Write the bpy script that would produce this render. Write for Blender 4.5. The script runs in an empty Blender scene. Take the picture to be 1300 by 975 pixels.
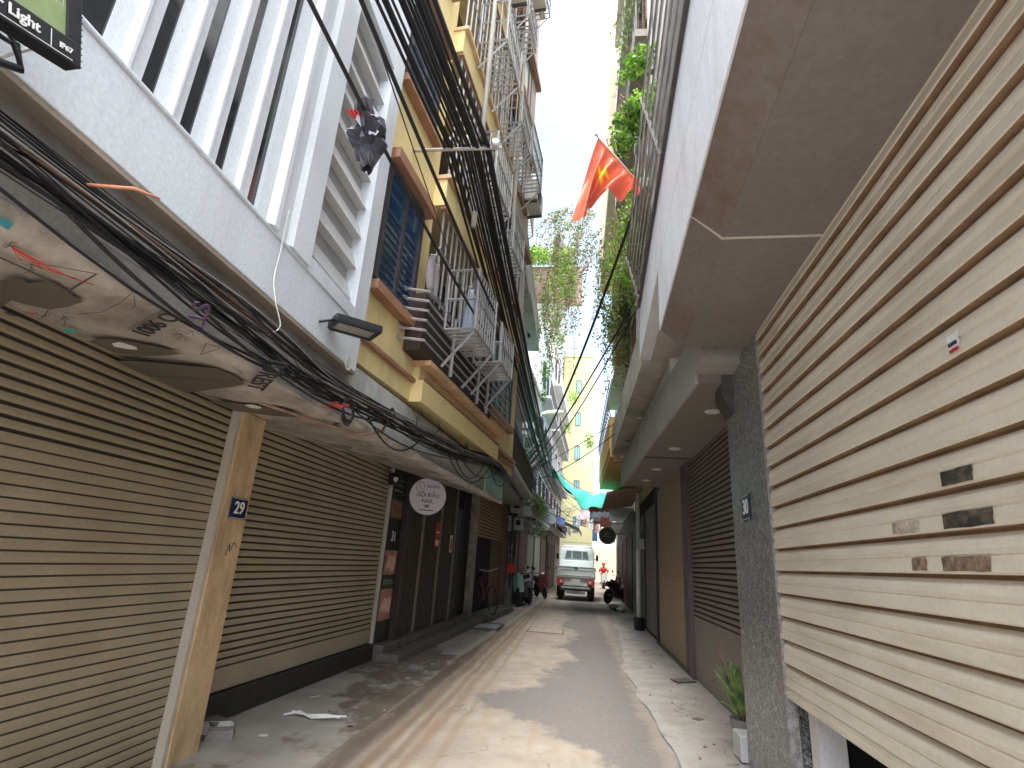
import bpy, bmesh, math, random
from mathutils import Vector, Matrix
R = math.radians
random.seed(7)
S = bpy.context.scene
COL = S.collection

# ------------------------------------------------------------------ camera
H = 1.45; F = 690.0; CX, CY = 650.0, 487.5
def _cam():
    vx, vy, roll = 730.0, 718.0, 0.064
    dy = Vector(((vx-CX)/F, -(vy-CY)/F, -1)).normalized()
    q = Vector(((vx+1000-CX)/F, -(vy+1000*roll-CY)/F, -1))
    n = q.cross(dy).normalized()
    if n.y < 0: n = -n
    return dy.cross(n), dy, n
DX, DY, DZ = _cam()
cam = bpy.data.cameras.new('camera'); cam.sensor_width = 36; cam.lens = F/1300*36
cam.clip_start = .05; cam.clip_end = 2000
co = bpy.data.objects.new('camera', cam); COL.objects.link(co)
co.matrix_world = Matrix(((DX.x, DX.y, DX.z, 0), (DY.x, DY.y, DY.z, 0), (DZ.x, DZ.y, DZ.z, H), (0, 0, 0, 1)))
S.camera = co

def ray(px_, py_):
    c = ((px_-CX)/F, -(py_-CY)/F, -1); return Vector([sum(c[i]*D[i] for i in range(3)) for D in (DX, DY, DZ)])
def at(px_, py_, Y):
    '''point of the place seen at that spot of the photograph, Y metres up the lane'''
    r = ray(px_, py_); t = Y/r.y; return Vector((r.x*t, Y, H+r.z*t))
def atz(px_, py_, Z):
    r = ray(px_, py_); t = (Z-H)/r.z; return Vector((r.x*t, r.y*t, Z))

# ------------------------------------------------------------------ materials
MATS = {}
def mat(name, col, rough=.7, var=.12, scale=2.5, bump=.15, bs=60, dirt=None, dirt_amt=.5, dirt_scale=(1, 1, 1), metal=0, spec=.5, emit=0, fine=.08):
    if name in MATS: return MATS[name]
    m = bpy.data.materials.new(name); m.use_nodes = True; nt = m.node_tree; N = nt.nodes; Lk = nt.links
    b = N['Principled BSDF']; b.inputs['Roughness'].default_value = rough; b.inputs['Metallic'].default_value = metal
    b.inputs['Specular IOR Level'].default_value = spec
    tc = N.new('ShaderNodeTexCoord')
    n1 = N.new('ShaderNodeTexNoise'); n1.inputs['Scale'].default_value = scale; n1.inputs['Detail'].default_value = 6; n1.inputs['Roughness'].default_value = .65
    Lk.new(tc.outputs['Object'], n1.inputs['Vector'])
    n2 = N.new('ShaderNodeTexNoise'); n2.inputs['Scale'].default_value = bs; n2.inputs['Detail'].default_value = 4
    Lk.new(tc.outputs['Object'], n2.inputs['Vector'])
    mr = N.new('ShaderNodeMapRange'); mr.inputs[1].default_value = .3; mr.inputs[2].default_value = .7
    mr.inputs[3].default_value = 1-var; mr.inputs[4].default_value = 1+var; Lk.new(n1.outputs[0], mr.inputs[0])
    mr2 = N.new('ShaderNodeMapRange'); mr2.inputs[1].default_value = .3; mr2.inputs[2].default_value = .7
    mr2.inputs[3].default_value = 1-fine; mr2.inputs[4].default_value = 1+fine; Lk.new(n2.outputs[0], mr2.inputs[0])
    mu = N.new('ShaderNodeMath'); mu.operation = 'MULTIPLY'; Lk.new(mr.outputs[0], mu.inputs[0]); Lk.new(mr2.outputs[0], mu.inputs[1])
    vm = N.new('ShaderNodeVectorMath'); vm.operation = 'SCALE'; vm.inputs[0].default_value = col; Lk.new(mu.outputs[0], vm.inputs['Scale'])
    out = vm.outputs[0]
    if dirt:
        mp = N.new('ShaderNodeMapping'); mp.inputs['Scale'].default_value = dirt_scale; Lk.new(tc.outputs['Object'], mp.inputs[0])
        n3 = N.new('ShaderNodeTexNoise'); n3.inputs['Scale'].default_value = 1.7; n3.inputs['Detail'].default_value = 8; n3.inputs['Roughness'].default_value = .7
        Lk.new(mp.outputs[0], n3.inputs['Vector'])
        r = N.new('ShaderNodeMapRange'); r.inputs[1].default_value = .48; r.inputs[2].default_value = .68; r.inputs[3].default_value = 0; r.inputs[4].default_value = dirt_amt
        Lk.new(n3.outputs[0], r.inputs[0])
        mx = N.new('ShaderNodeMix'); mx.data_type = 'RGBA'; Lk.new(r.outputs[0], mx.inputs[0]); Lk.new(out, mx.inputs[6]); mx.inputs[7].default_value = (*dirt, 1)
        out = mx.outputs[2]
    Lk.new(out, b.inputs['Base Color'])
    if bump:
        bp = N.new('ShaderNodeBump'); bp.inputs['Strength'].default_value = bump; bp.inputs['Distance'].default_value = .01
        Lk.new(n2.outputs[0], bp.inputs['Height']); Lk.new(bp.outputs[0], b.inputs['Normal'])
    if emit: b.inputs['Emission Color'].default_value = (*col, 1); b.inputs['Emission Strength'].default_value = emit
    MATS[name] = m; return m
def glass(name, col, rough=.06, spec=.9):
    m = mat(name, col, rough, .25, 1.2, 0, 30, spec=spec); return m

white = mat('white_paint', (.72, .77, .84), .5, .04, 1.5, .04, 45, dirt=(.45, .43, .42), dirt_amt=.28, dirt_scale=(1.5, 1.5, .25))
white2 = mat('white_rib_paint', (.75, .79, .85), .5, .04, 2, .05)
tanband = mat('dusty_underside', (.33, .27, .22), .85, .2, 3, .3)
greyconc = mat('grey_cement', (.27, .26, .25), .9, .25, 2.5, .5, 40, dirt=(.13, .12, .11), dirt_amt=.6)
palefascia = mat('pale_plaster', (.52, .53, .50), .85, .15, 3, .3, 40, dirt=(.22, .2, .18), dirt_amt=.5, dirt_scale=(2, 2, .5))
mint = mat('mint_plaster', (.33, .55, .47), .8, .1)
yellow = mat('yellow_render', (.76, .61, .30), .8, .07, 1.3, .2, 50, dirt=(.42, .32, .16), dirt_amt=.38, dirt_scale=(1.6, 1.6, .3))
yellow2 = mat('pale_yellow_render', (.70, .60, .36), .8, .07, 1.3, .15, 50, dirt=(.4, .33, .22), dirt_amt=.3, dirt_scale=(1.6, 1.6, .3))
trimbrown = mat('brown_trim', (.34, .18, .11), .7, .18, 4, .2)
trimpeach = mat('peach_trim', (.64, .42, .25), .75, .12, 4, .2, dirt=(.3, .2, .13), dirt_amt=.5)
pinkwall = mat('pale_pink_render', (.58, .51, .47), .8, .08, 1.2, .15, dirt=(.4, .35, .33), dirt_amt=.3, dirt_scale=(1.5, 1.5, .3))
steel = mat('grille_steel', (.46, .46, .47), .45, .15, 8, .1, metal=.55)
steeldk = mat('dark_steel', (.12, .11, .105), .5, .2, 8, .1, metal=.5)
rustst = mat('rusty_steel', (.30, .20, .14), .8, .3, 12, .3)
winframe = mat('window_frame', (.045, .045, .055), .4, .1, 5, 0)
glassblue = glass('blue_glass', (.015, .05, .12))
skyglass = glass('sky_reflection_glass', (.20, .36, .45), .12)  # pale blue of the reflected sky is put into the glass colour
dark = mat('dark_interior', (.012, .011, .011), .9, .2, 4, 0)  # near-black colour stands in for the gloom of unlit interiors
darkbrown = mat('dark_brown_metal', (.060, .044, .036), .55, .15, 3, .1)
doorblack = mat('black_door_paint', (.022, .021, .022), .5, .15, 3, .1)
stepdark = mat('dark_step', (.035, .034, .032), .8, .3, 5, .4, 60)
stepgrey = mat('step_stone', (.16, .145, .13), .8, .25, 4, .4, 60)
pillarm = mat('cream_pillar', (.60, .44, .26), .75, .12, 3, .25, 60, dirt=(.25, .15, .08), dirt_amt=.65, dirt_scale=(3, 3, .8))
slatA = mat('olive_slat', (.32, .27, .185), .42, .10, 1.8, .08, 50, dirt=(.22, .155, .09), dirt_amt=.35, dirt_scale=(.7, .7, 2))
slatAg = mat('slat_gap', (.045, .034, .024), .8, .1, 3, 0)
slatB = mat('olive_slat_light', (.40, .345, .245), .45, .10, 1.8, .08, 50, dirt=(.2, .15, .09), dirt_amt=.35, dirt_scale=(.7, .7, 2))
slatR = mat('cream_slat', (.72, .66, .55), .38, .09, 1.6, .08, 50, dirt=(.44, .34, .23), dirt_amt=.5, dirt_scale=(1, .45, 3.5), fine=.05)
slatRd = mat('cream_slat_grime', (.27, .175, .105), .8, .3, 7, .3, 60)
soffitm = mat('soffit_paint', (.215, .20, .19), .75, .08, 1.2, .15, 30, dirt=(.2, .14, .11), dirt_amt=.25)
soffitst = mat('stained_soffit', (.225, .195, .18), .8, .1, 2.5, .2, 30, dirt=(.17, .085, .05), dirt_amt=.7, dirt_scale=(1.5, 1.2, 1.5))
lavwhite = mat('lavender_white_fascia', (.80, .82, .88), .5, .05, 1.1, .1, 30, dirt=(.45, .42, .42), dirt_amt=.3, dirt_scale=(2, 2, .4))
canopygrey = mat('canopy_grey', (.38, .37, .35), .7, .12, 1.2, .15, 30, dirt=(.2, .16, .13), dirt_amt=.35)
tanshut = mat('tan_panel', (.42, .32, .205), .6, .08, 1.2, .1, 40)
greyshut = mat('grey_brown_slat', (.22, .185, .165), .5, .1, 2, .1)
purpost = mat('brown_post', (.12, .085, .085), .5, .2, 3, .1)
cablem = mat('black_cable', (.018, .018, .022), .45, .2, 10, 0)
cablegr = mat('grey_cable', (.30, .29, .27), .5, .2, 10, 0)
cablebr = mat('brown_cable', (.14, .08, .05), .6, .2, 10, 0)
whitepl = mat('white_plastic', (.75, .75, .74), .4, .05)
blackpl = mat('black_plastic', (.012, .013, .018), .35, .1)
textw = mat('white_lettering', (.8, .8, .8), .6, .02, 3, 0)
textb = mat('black_lettering', (.03, .03, .04), .6, .02, 3, 0)
textr = mat('red_lettering', (.55, .06, .05), .6, .1, 3, 0)
textv = mat('purple_lettering', (.12, .07, .16), .6, .1, 3, 0)
navy = mat('navy_enamel', (.012, .018, .075), .3, .1, 3, 0)
sheetm = mat('printed_sheet', (.48, .44, .395), .5, .22, 3.5, .7, 9, dirt=(.17, .14, .115), dirt_amt=.75, dirt_scale=(1.6, 1.6, 1.6))
blobm = mat('olive_print', (.13, .115, .09), .6, .1, 3, 0)
inkm = mat('line_print', (.10, .085, .075), .6, .1, 3, 0)
red = mat('red_paint', (.55, .02, .02), .4, .1, 3, 0)
flagyel = mat('flag_yellow', (.85, .62, .04), .7, .04, 6, 0)
teal = mat('teal_net', (.05, .48, .38), .7, .18, 4, .3, 60)
woodm = mat('old_wood', (.22, .14, .085), .85, .3, 5, .4)
terrac = mat('terracotta', (.36, .15, .08), .85, .15)
potm = mat('grey_pot', (.22, .21, .2), .8, .15)
skinm = mat('skin', (.45, .28, .2), .6, .05)
rubber = mat('tyre_rubber', (.02, .02, .021), .8, .1)
chrome = mat('bright_metal', (.6, .6, .6), .25, .05, metal=.9)
truckw = mat('pale_truck_paint', (.74, .79, .79), .35, .04, 3, .05, dirt=(.4, .4, .38), dirt_amt=.3)
lampred = mat('red_lens', (.65, .03, .03), .2, .1)
lampwh = mat('clear_lens', (.75, .6, .45), .2, .1)
farcream = mat('far_cream_wall', (.45, .43, .33), .85, .08, .6, 0, dirt=(.45, .44, .36), dirt_amt=.35, dirt_scale=(.7, .7, .15))
faryel = mat('far_yellow_wall', (.50, .46, .26), .85, .06, .6, 0, dirt=(.5, .5, .36), dirt_amt=.3, dirt_scale=(.7, .7, .15))
fargrey = mat('far_grey_wall', (.50, .51, .50), .85, .14, .8, 0, dirt=(.28, .28, .27), dirt_amt=.5, dirt_scale=(.8, .8, .2))
farmint = mat('far_mint_wall', (.36, .44, .40), .85, .08, .8, 0)
farwhite = mat('weathered_white_wall', (.60, .60, .585), .85, .08, 1, .1, dirt=(.33, .32, .30), dirt_amt=.45, dirt_scale=(1.5, 1.5, .25))
tanwall = mat('tan_wall', (.56, .45, .32), .85, .1, 1, .1, dirt=(.38, .3, .22), dirt_amt=.4, dirt_scale=(1.5, 1.5, .3))
mustard = mat('mustard_wall', (.66, .43, .13), .8, .1, 2, .1)

def leafmat(name, c1, c2, c3):
    m = bpy.data.materials.new(name); m.use_nodes = True; nt = m.node_tree; N = nt.nodes; Lk = nt.links
    b = N['Principled BSDF']; b.inputs['Roughness'].default_value = .45
    tc = N.new('ShaderNodeTexCoord'); n = N.new('ShaderNodeTexNoise'); n.inputs['Scale'].default_value = 7; n.inputs['Detail'].default_value = 3
    Lk.new(tc.outputs['Object'], n.inputs[0]); cr = N.new('ShaderNodeValToRGB'); Lk.new(n.outputs[0], cr.inputs[0])
    e = cr.color_ramp.elements; e[0].position = .36; e[0].color = (*c1, 1); e[1].position = .64; e[1].color = (*c3, 1)
    k = e.new(.5); k.color = (*c2, 1)
    Lk.new(cr.outputs[0], b.inputs['Base Color'])
    tr = N.new('ShaderNodeBsdfTranslucent'); Lk.new(cr.outputs[0], tr.inputs[0]); mx = N.new('ShaderNodeMixShader'); mx.inputs[0].default_value = .35
    Lk.new(b.outputs[0], mx.inputs[1]); Lk.new(tr.outputs[0], mx.inputs[2]); Lk.new(mx.outputs[0], N['Material Output'].inputs[0])
    return m
flagred = leafmat('flag_red', (.82, .16, .09), (.84, .19, .11), (.85, .22, .13))
leafg = leafmat('green_leaves', (.06, .15, .02), (.18, .38, .05), (.42, .62, .10))
leafd = leafmat('dusty_leaves', (.08, .15, .05), (.20, .32, .10), (.38, .52, .18))
leafp = leafmat('pink_bracts', (.55, .10, .22), (.7, .25, .3), (.75, .45, .45))
leafo = leafmat('orange_leaves', (.35, .22, .05), (.35, .34, .07), (.35, .45, .08))

# granite
def granite():
    m = bpy.data.materials.new('speckled_granite'); m.use_nodes = True; nt = m.node_tree; N = nt.nodes; Lk = nt.links
    b = N['Principled BSDF']; b.inputs['Roughness'].default_value = .32
    tc = N.new('ShaderNodeTexCoord')
    n = N.new('ShaderNodeTexNoise'); n.inputs['Scale'].default_value = 26; n.inputs['Detail'].default_value = 6; n.inputs['Roughness'].default_value = .8; n.inputs['Distortion'].default_value = 1.6
    v = N.new('ShaderNodeTexVoronoi'); v.inputs['Scale'].default_value = 70
    Lk.new(tc.outputs['Object'], n.inputs[0]); Lk.new(tc.outputs['Object'], v.inputs[0])
    cr = N.new('ShaderNodeValToRGB'); Lk.new(n.outputs[0], cr.inputs[0]); e = cr.color_ramp.elements
    e[0].position = .38; e[0].color = (.04, .036, .034, 1); e[1].position = .62; e[1].color = (.62, .57, .52, 1)
    k = e.new(.48); k.color = (.17, .15, .14, 1); k = e.new(.54); k.color = (.26, .235, .22, 1)
    mx = N.new('ShaderNodeMix'); mx.data_type = 'RGBA'; mx.blend_type = 'MULTIPLY'; mx.inputs[0].default_value = .45
    Lk.new(cr.outputs[0], mx.inputs[6]); Lk.new(v.outputs['Color'], mx.inputs[7]); 
    hs = N.new('ShaderNodeHueSaturation'); hs.inputs['Saturation'].default_value = .12; hs.inputs['Value'].default_value = 1.2; Lk.new(mx.outputs[2], hs.inputs['Color'])
    Lk.new(hs.outputs[0], b.inputs['Base Color'])
    return m
granitem = granite()

# ground
def groundmat(name, kind):
    """cement slabs and the dusty concrete lane: stains and grey tone follow the lane in world metres"""
    m = bpy.data.materials.new(name); m.use_nodes = True; nt = m.node_tree; N = nt.nodes; Lk = nt.links
    b = N['Principled BSDF']; b.inputs['Roughness'].default_value = .85
    tc = N.new('ShaderNodeTexCoord'); P = tc.outputs['Object']
    def noise(sc, det=6, ro=.6, vs=(1, 1, 1), dist=0):
        mp = N.new('ShaderNodeMapping'); mp.inputs['Scale'].default_value = vs; Lk.new(P, mp.inputs[0])
        n = N.new('ShaderNodeTexNoise'); n.inputs['Scale'].default_value = sc; n.inputs['Detail'].default_value = det; n.inputs['Roughness'].default_value = ro; n.inputs['Distortion'].default_value = dist
        Lk.new(mp.outputs[0], n.inputs[0]); return n.outputs[0]
    def ma(op, a, c, d=None):
        x = N.new('ShaderNodeMath'); x.operation = op
        for i, q in enumerate((a, c, d)):
            if q is None: continue
            if isinstance(q, (int, float)): x.inputs[i].default_value = q
            else: Lk.new(q, x.inputs[i])
        return x.outputs[0]
    def rng(v, a, c, lo=0, hi=1):
        r = N.new('ShaderNodeMapRange'); r.interpolation_type = 'SMOOTHSTEP'
        Lk.new(v, r.inputs[0]); r.inputs[1].default_value = a; r.inputs[2].default_value = c; r.inputs[3].default_value = lo; r.inputs[4].default_value = hi; return r.outputs[0]
    def mix(f, A, B):
        x = N.new('ShaderNodeMix'); x.data_type = 'RGBA'; Lk.new(f, x.inputs[0])
        for i, q in ((6, A), (7, B)):
            if isinstance(q, tuple): x.inputs[i].default_value = (*q, 1)
            else: Lk.new(q, x.inputs[i])
        return x.outputs[2]
    sp = N.new('ShaderNodeSeparateXYZ'); Lk.new(P, sp.inputs[0]); X, Y = sp.outputs[0], sp.outputs[1]
    big = noise(.8); med = noise(2.6, 8, .65); fine = noise(26, 6, .7); grit = noise(130, 3, .6)
    streak = noise(5, 5, .6, (2.6, .12, 1)); wob = noise(.7, 5, .6, (1, .6, 1)); wob2 = noise(3.6, 6, .7, (1, .6, 1), .5)
    if kind == 'lane':
        c = mix(rng(med, .35, .65), (.315, .26, .205), (.39, .335, .275))
        c = mix(rng(streak, .45, .72, 0, .5), c, (.36, .25, .155))
        # grey part of the lane with a noise-broken edge
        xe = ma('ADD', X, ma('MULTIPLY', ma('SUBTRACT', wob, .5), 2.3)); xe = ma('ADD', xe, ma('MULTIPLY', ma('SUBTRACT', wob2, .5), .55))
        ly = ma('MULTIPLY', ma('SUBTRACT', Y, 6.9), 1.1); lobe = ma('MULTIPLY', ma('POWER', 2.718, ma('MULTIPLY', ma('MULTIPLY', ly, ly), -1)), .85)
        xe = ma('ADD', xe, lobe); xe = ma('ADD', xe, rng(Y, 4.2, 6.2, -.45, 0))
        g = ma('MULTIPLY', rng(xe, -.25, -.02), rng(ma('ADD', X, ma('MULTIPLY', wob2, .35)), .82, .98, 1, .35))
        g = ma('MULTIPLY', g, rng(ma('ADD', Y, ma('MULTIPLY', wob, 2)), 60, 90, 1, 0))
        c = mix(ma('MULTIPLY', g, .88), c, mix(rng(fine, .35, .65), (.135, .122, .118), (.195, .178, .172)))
        # worn brown wheel track near the gutter
        xt = ma('ADD', X, ma('MULTIPLY', ma('SUBTRACT', noise(3.5, 4, .6, (1, .25, 1)), .5), .16))
        for x0, w, am, colr in ((-1.66, .10, .95, (.12, .085, .06)), (-1.47, .05, .8, (.20, .125, .07)), (-1.32, .035, .75, (.22, .135, .08)), (-1.20, .05, .7, (.25, .155, .09)), (-1.02, .03, .5, (.27, .18, .11))):
            t = rng(ma('ABSOLUTE', ma('SUBTRACT', xt, x0), 0), w*.3, w*1.8, 1, 0)
            t = ma('MULTIPLY', t, rng(noise(6, 5, .7, (1, .2, 1)), .3, .5, .35, am)); c = mix(t, c, colr)
    else:
        c = mix(rng(med, .35, .65), (.34, .305, .27), (.42, .39, .355))
        if kind == 'left':
            wet = ma('MULTIPLY', rng(ma('ADD', wob, ma('MULTIPLY', ma('SUBTRACT', wob2, .5), .35)), .50, .57), rng(Y, 11, 18, 1, .3))
            c = mix(ma('MULTIPLY', wet, .85), c, mix(rng(med, .4, .6), (.10, .075, .055), (.17, .125, .09)))
            c = mix(rng(ma('ADD', X, ma('MULTIPLY', wob, .3)), -1.62, -1.5, 0, .5), c, (.24, .165, .105))
        else:
            c = mix(rng(wob2, .56, .66, 0, .5), c, (.19, .17, .155))
    c = mix(rng(big, .35, .65, 0, .22), c, (.20, .18, .16))
    spk = rng(fine, .60, .72, 0, .35); c = mix(spk, c, (.14, .12, .10))
    spk = rng(grit, .62, .75, 0, .4); c = mix(spk, c, (.62, .58, .52))
    # cracks
    v = N.new('ShaderNodeTexVoronoi'); v.feature = 'DISTANCE_TO_EDGE'; v.inputs['Scale'].default_value = .55
    ad = N.new('ShaderNodeVectorMath'); ad.operation = 'ADD'; nn = N.new('ShaderNodeTexNoise'); nn.inputs['Scale'].default_value = 3; nn.inputs['Detail'].default_value = 6
    Lk.new(P, nn.inputs[0]); sc = N.new('ShaderNodeVectorMath'); sc.operation = 'SCALE'; sc.inputs['Scale'].default_value = .7; Lk.new(nn.outputs['Color'], sc.inputs[0])
    Lk.new(P, ad.inputs[0]); Lk.new(sc.outputs[0], ad.inputs[1]); Lk.new(ad.outputs[0], v.inputs[0])
    cr = ma('MULTIPLY', rng(v.outputs['Distance'], .0, .006, 1, 0), rng(big, .45, .6, 0, .8)); c = mix(cr, c, (.07, .06, .05))
    Lk.new(c, b.inputs['Base Color'])
    bp = N.new('ShaderNodeBump'); bp.inputs['Strength'].default_value = .45; bp.inputs['Distance'].default_value = .008
    hh = ma('ADD', fine, ma('MULTIPLY', grit, .5)); Lk.new(hh, bp.inputs['Height']); Lk.new(bp.outputs[0], b.inputs['Normal'])
    return m

# ------------------------------------------------------------------ builders
ORG = {}
def V(*a): return Vector(a)
class MB:
    def __init__(s, xf=None): s.v = []; s.f = []; s.m = []; s.xf = xf; s.cm = 0
    def add(s, vs, fs):
        o = len(s.v); s.v += [Vector(s.xf(*p)) if s.xf else Vector(p) for p in vs]
        s.f += [tuple(i+o for i in f) for f in fs]; s.m += [s.cm]*len(fs); return s
    def box(s, x0, x1, y0, y1, z0, z1):
        return s.add([(x0, y0, z0), (x1, y0, z0), (x1, y1, z0), (x0, y1, z0), (x0, y0, z1), (x1, y0, z1), (x1, y1, z1), (x0, y1, z1)],
                     [(0, 3, 2, 1), (4, 5, 6, 7), (0, 1, 5, 4), (1, 2, 6, 5), (2, 3, 7, 6), (3, 0, 4, 7)])
    def hexa(s, p): return s.add(p, [(0, 3, 2, 1), (4, 5, 6, 7), (0, 1, 5, 4), (1, 2, 6, 5), (2, 3, 7, 6), (3, 0, 4, 7)])
    def tube(s, pts, r, n=6, cap=True):
        pts = [Vector(s.xf(*p)) if s.xf else Vector(p) for p in pts]; xf, s.xf = s.xf, None
        rs = r if isinstance(r, (list, tuple)) else [r]*len(pts)
        vs = []; up = None
        for i, p in enumerate(pts):
            a = pts[max(i-1, 0)]; c = pts[min(i+1, len(pts)-1)]; d = (c-a)
            d = d.normalized() if d.length > 1e-9 else V(0, 0, 1)
            if up is None: up = V(0, 0, 1) if abs(d.z) < .9 else V(1, 0, 0)
            x = d.cross(up)
            if x.length < 1e-6: x = d.cross(V(1, 0, 0))
            x.normalize(); y = x.cross(d).normalized(); up = y
            for k in range(n):
                t = 2*math.pi*k/n; vs.append(tuple(p + x*math.cos(t)*rs[i] + y*math.sin(t)*rs[i]))
        fs = [(i*n+k, i*n+(k+1) % n, (i+1)*n+(k+1) % n, (i+1)*n+k) for i in range(len(pts)-1) for k in range(n)]
        if cap: fs += [tuple(range(n))[::-1], tuple((len(pts)-1)*n+k for k in range(n))]
        s.add(vs, fs); s.xf = xf; return s
    def bar(s, a, b, w, h=None):
        """square bar between two points"""
        h = h or w
        return s.tube([a, b], w*.7071, 4)
    def prism(s, poly, fn0, fn1):
        """poly: 2D list; fn0/fn1 map (u,v) to the two end positions"""
        n = len(poly); vs = [fn0(*p) for p in poly]+[fn1(*p) for p in poly]
        fs = [(i, (i+1) % n, n+(i+1) % n, n+i) for i in range(n)]+[tuple(range(n))[::-1], tuple(range(n, 2*n))]
        return s.add(vs, fs)
    def grid(s, P):
        nr, nc = len(P), len(P[0]); return s.add([p for r in P for p in r], [(i*nc+j, i*nc+j+1, (i+1)*nc+j+1, (i+1)*nc+j) for i in range(nr-1) for j in range(nc-1)])
    def lathe(s, prof, c, n=20, axis='z'):
        vs = []; c = Vector(c)
        for r, h in prof:
            for k in range(n):
                t = 2*math.pi*k/n; a, b_ = r*math.cos(t), r*math.sin(t)
                vs.append(tuple(c+(V(a, b_, h) if axis == 'z' else V(h, a, b_) if axis == 'x' else V(a, h, b_))))
        m = len(prof); fs = [(i*n+k, i*n+(k+1) % n, (i+1)*n+(k+1) % n, (i+1)*n+k) for i in range(m-1) for k in range(n)]
        fs += [tuple(range(n))[::-1], tuple((m-1)*n+k for k in range(n))]
        return s.add(vs, fs)
    def build(s, name, m, parent=None, org=None, smooth=False, bevel=0, recalc=True, solid=0):
        me = bpy.data.meshes.new(name); o = bpy.data.objects.new(name, me); COL.objects.link(o)
        if parent is not None: org = ORG[parent]; o.parent = parent
        elif org is None:
            xs = [v.x for v in s.v]; ys = [v.y for v in s.v]; zs = [v.z for v in s.v]
            org = V((min(xs)+max(xs))/2, (min(ys)+max(ys))/2, min(zs))
        org = Vector(org)
        me.from_pydata([tuple(v-org) for v in s.v], [], s.f)
        for q in (m if isinstance(m, (list, tuple)) else [m]): me.materials.append(q)
        if any(s.m): me.polygons.foreach_set('material_index', s.m)
        if recalc:
            bm = bmesh.new(); bm.from_mesh(me); bmesh.ops.recalc_face_normals(bm, faces=bm.faces); bm.to_mesh(me); bm.free()
        if smooth: me.polygons.foreach_set('use_smooth', [True]*len(me.polygons))
        if parent is None: o.location = org
        ORG[o] = org
        if bevel:
            b = o.modifiers.new('bevel', 'BEVEL'); b.width = bevel; b.segments = 2; b.limit_method = 'ANGLE'; b.angle_limit = R(40)
        if solid:
            b = o.modifiers.new('solid', 'SOLIDIFY'); b.thickness = solid; b.offset = 0
        me.update(); return o
def tag(o, label=None, cat=None, group=None, kind=None):
    if label: o['label'] = label
    if cat: o['category'] = cat
    if group: o['group'] = group
    if kind: o['kind'] = kind
    return o
def empty(name, loc, label, cat, group=None):
    o = bpy.data.objects.new(name, None); COL.objects.link(o); o.location = loc; o.empty_display_size = .1
    ORG[o] = Vector(loc); return tag(o, label, cat, group)
KIDS = {}
def copy_tree(o, parent=None):
    c = o.copy(); COL.objects.link(c); c.parent = parent; ORG[c] = ORG[o]
    for ch in [x for x in list(COL.objects) if x.parent == o]: copy_tree(ch, c)
    return c
def frame(a, b, side):
    """facade frame: s metres along a->b, n metres out towards the lane, z up"""
    a = Vector((a[0], a[1])); b = Vector((b[0], b[1])); L = (b-a).length; u = (b-a)/L; w = Vector((u.y, -u.x))*side
    f = lambda s, n, z: (a.x+u.x*s+w.x*n, a.y+u.y*s+w.y*n, z)
    f.L = L; f.u = u; f.w = w; return f
def text(s, size, o, right, up, m, name, parent=None, depth=.002, width=None, off=.004, align='CENTER'):
    cu = bpy.data.curves.new(name, 'FONT'); cu.body = s; cu.size = size; cu.offset = size*.012; cu.extrude = depth/size*size; cu.align_x = align; cu.align_y = 'CENTER'
    to = bpy.data.objects.new('tmp', cu); COL.objects.link(to); dg = bpy.context.evaluated_depsgraph_get()
    me = bpy.data.meshes.new_from_object(to.evaluated_get(dg)); bpy.data.objects.remove(to)
    right = Vector(right).normalized(); up = Vector(up).normalized(); n = right.cross(up); o = Vector(o)
    k = 1
    if width:
        xs = [v.co.x for v in me.vertices]; k = width/max(max(xs)-min(xs), 1e-6)
    mb = MB(); mb.add([tuple(o+right*v.co.x*k+up*v.co.y+n*(v.co.z+off)) for v in me.vertices], [tuple(p.vertices) for p in me.polygons])
    bpy.data.meshes.remove(me)
    return mb.build(name, m, parent, recalc=False)
def leaf(mb, p, size, d=None):
    d = d or Vector((random.gauss(0, 1), random.gauss(0, 1), random.gauss(-.2, .7))); d.normalize()
    s = d.cross(Vector((random.gauss(0, 1), random.gauss(0, 1), random.gauss(0, 1)))).normalized()
    n = d.cross(s); p = Vector(p); w = size*.36
    mb.add([tuple(p), tuple(p+d*size*.5+s*w+n*size*.08), tuple(p+d*size), tuple(p+d*size*.5-s*w+n*size*.08)], [(0, 1, 2), (0, 2, 3)])
def cloud(mb, c, r, n, size):
    c = Vector(c)
    for _ in range(n):
        v = Vector((random.gauss(0, 1), random.gauss(0, 1), random.gauss(0, 1))).normalized()*random.random()**.45
        leaf(mb, c+Vector((v.x*r[0], v.y*r[1], v.z*r[2])), size*random.uniform(.6, 1.3))
def sag(a, b, d, n=14, j=0):
    a, b = Vector(a), Vector(b); out = []
    for i in range(n+1):
        t = i/n; p = a.lerp(b, t); p.z -= d*4*t*(1-t)
        if j and 0 < i < n: p += Vector((random.uniform(-j, j), random.uniform(-j, j)*.3, random.uniform(-j, j)))
        out.append(tuple(p))
    return out
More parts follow.
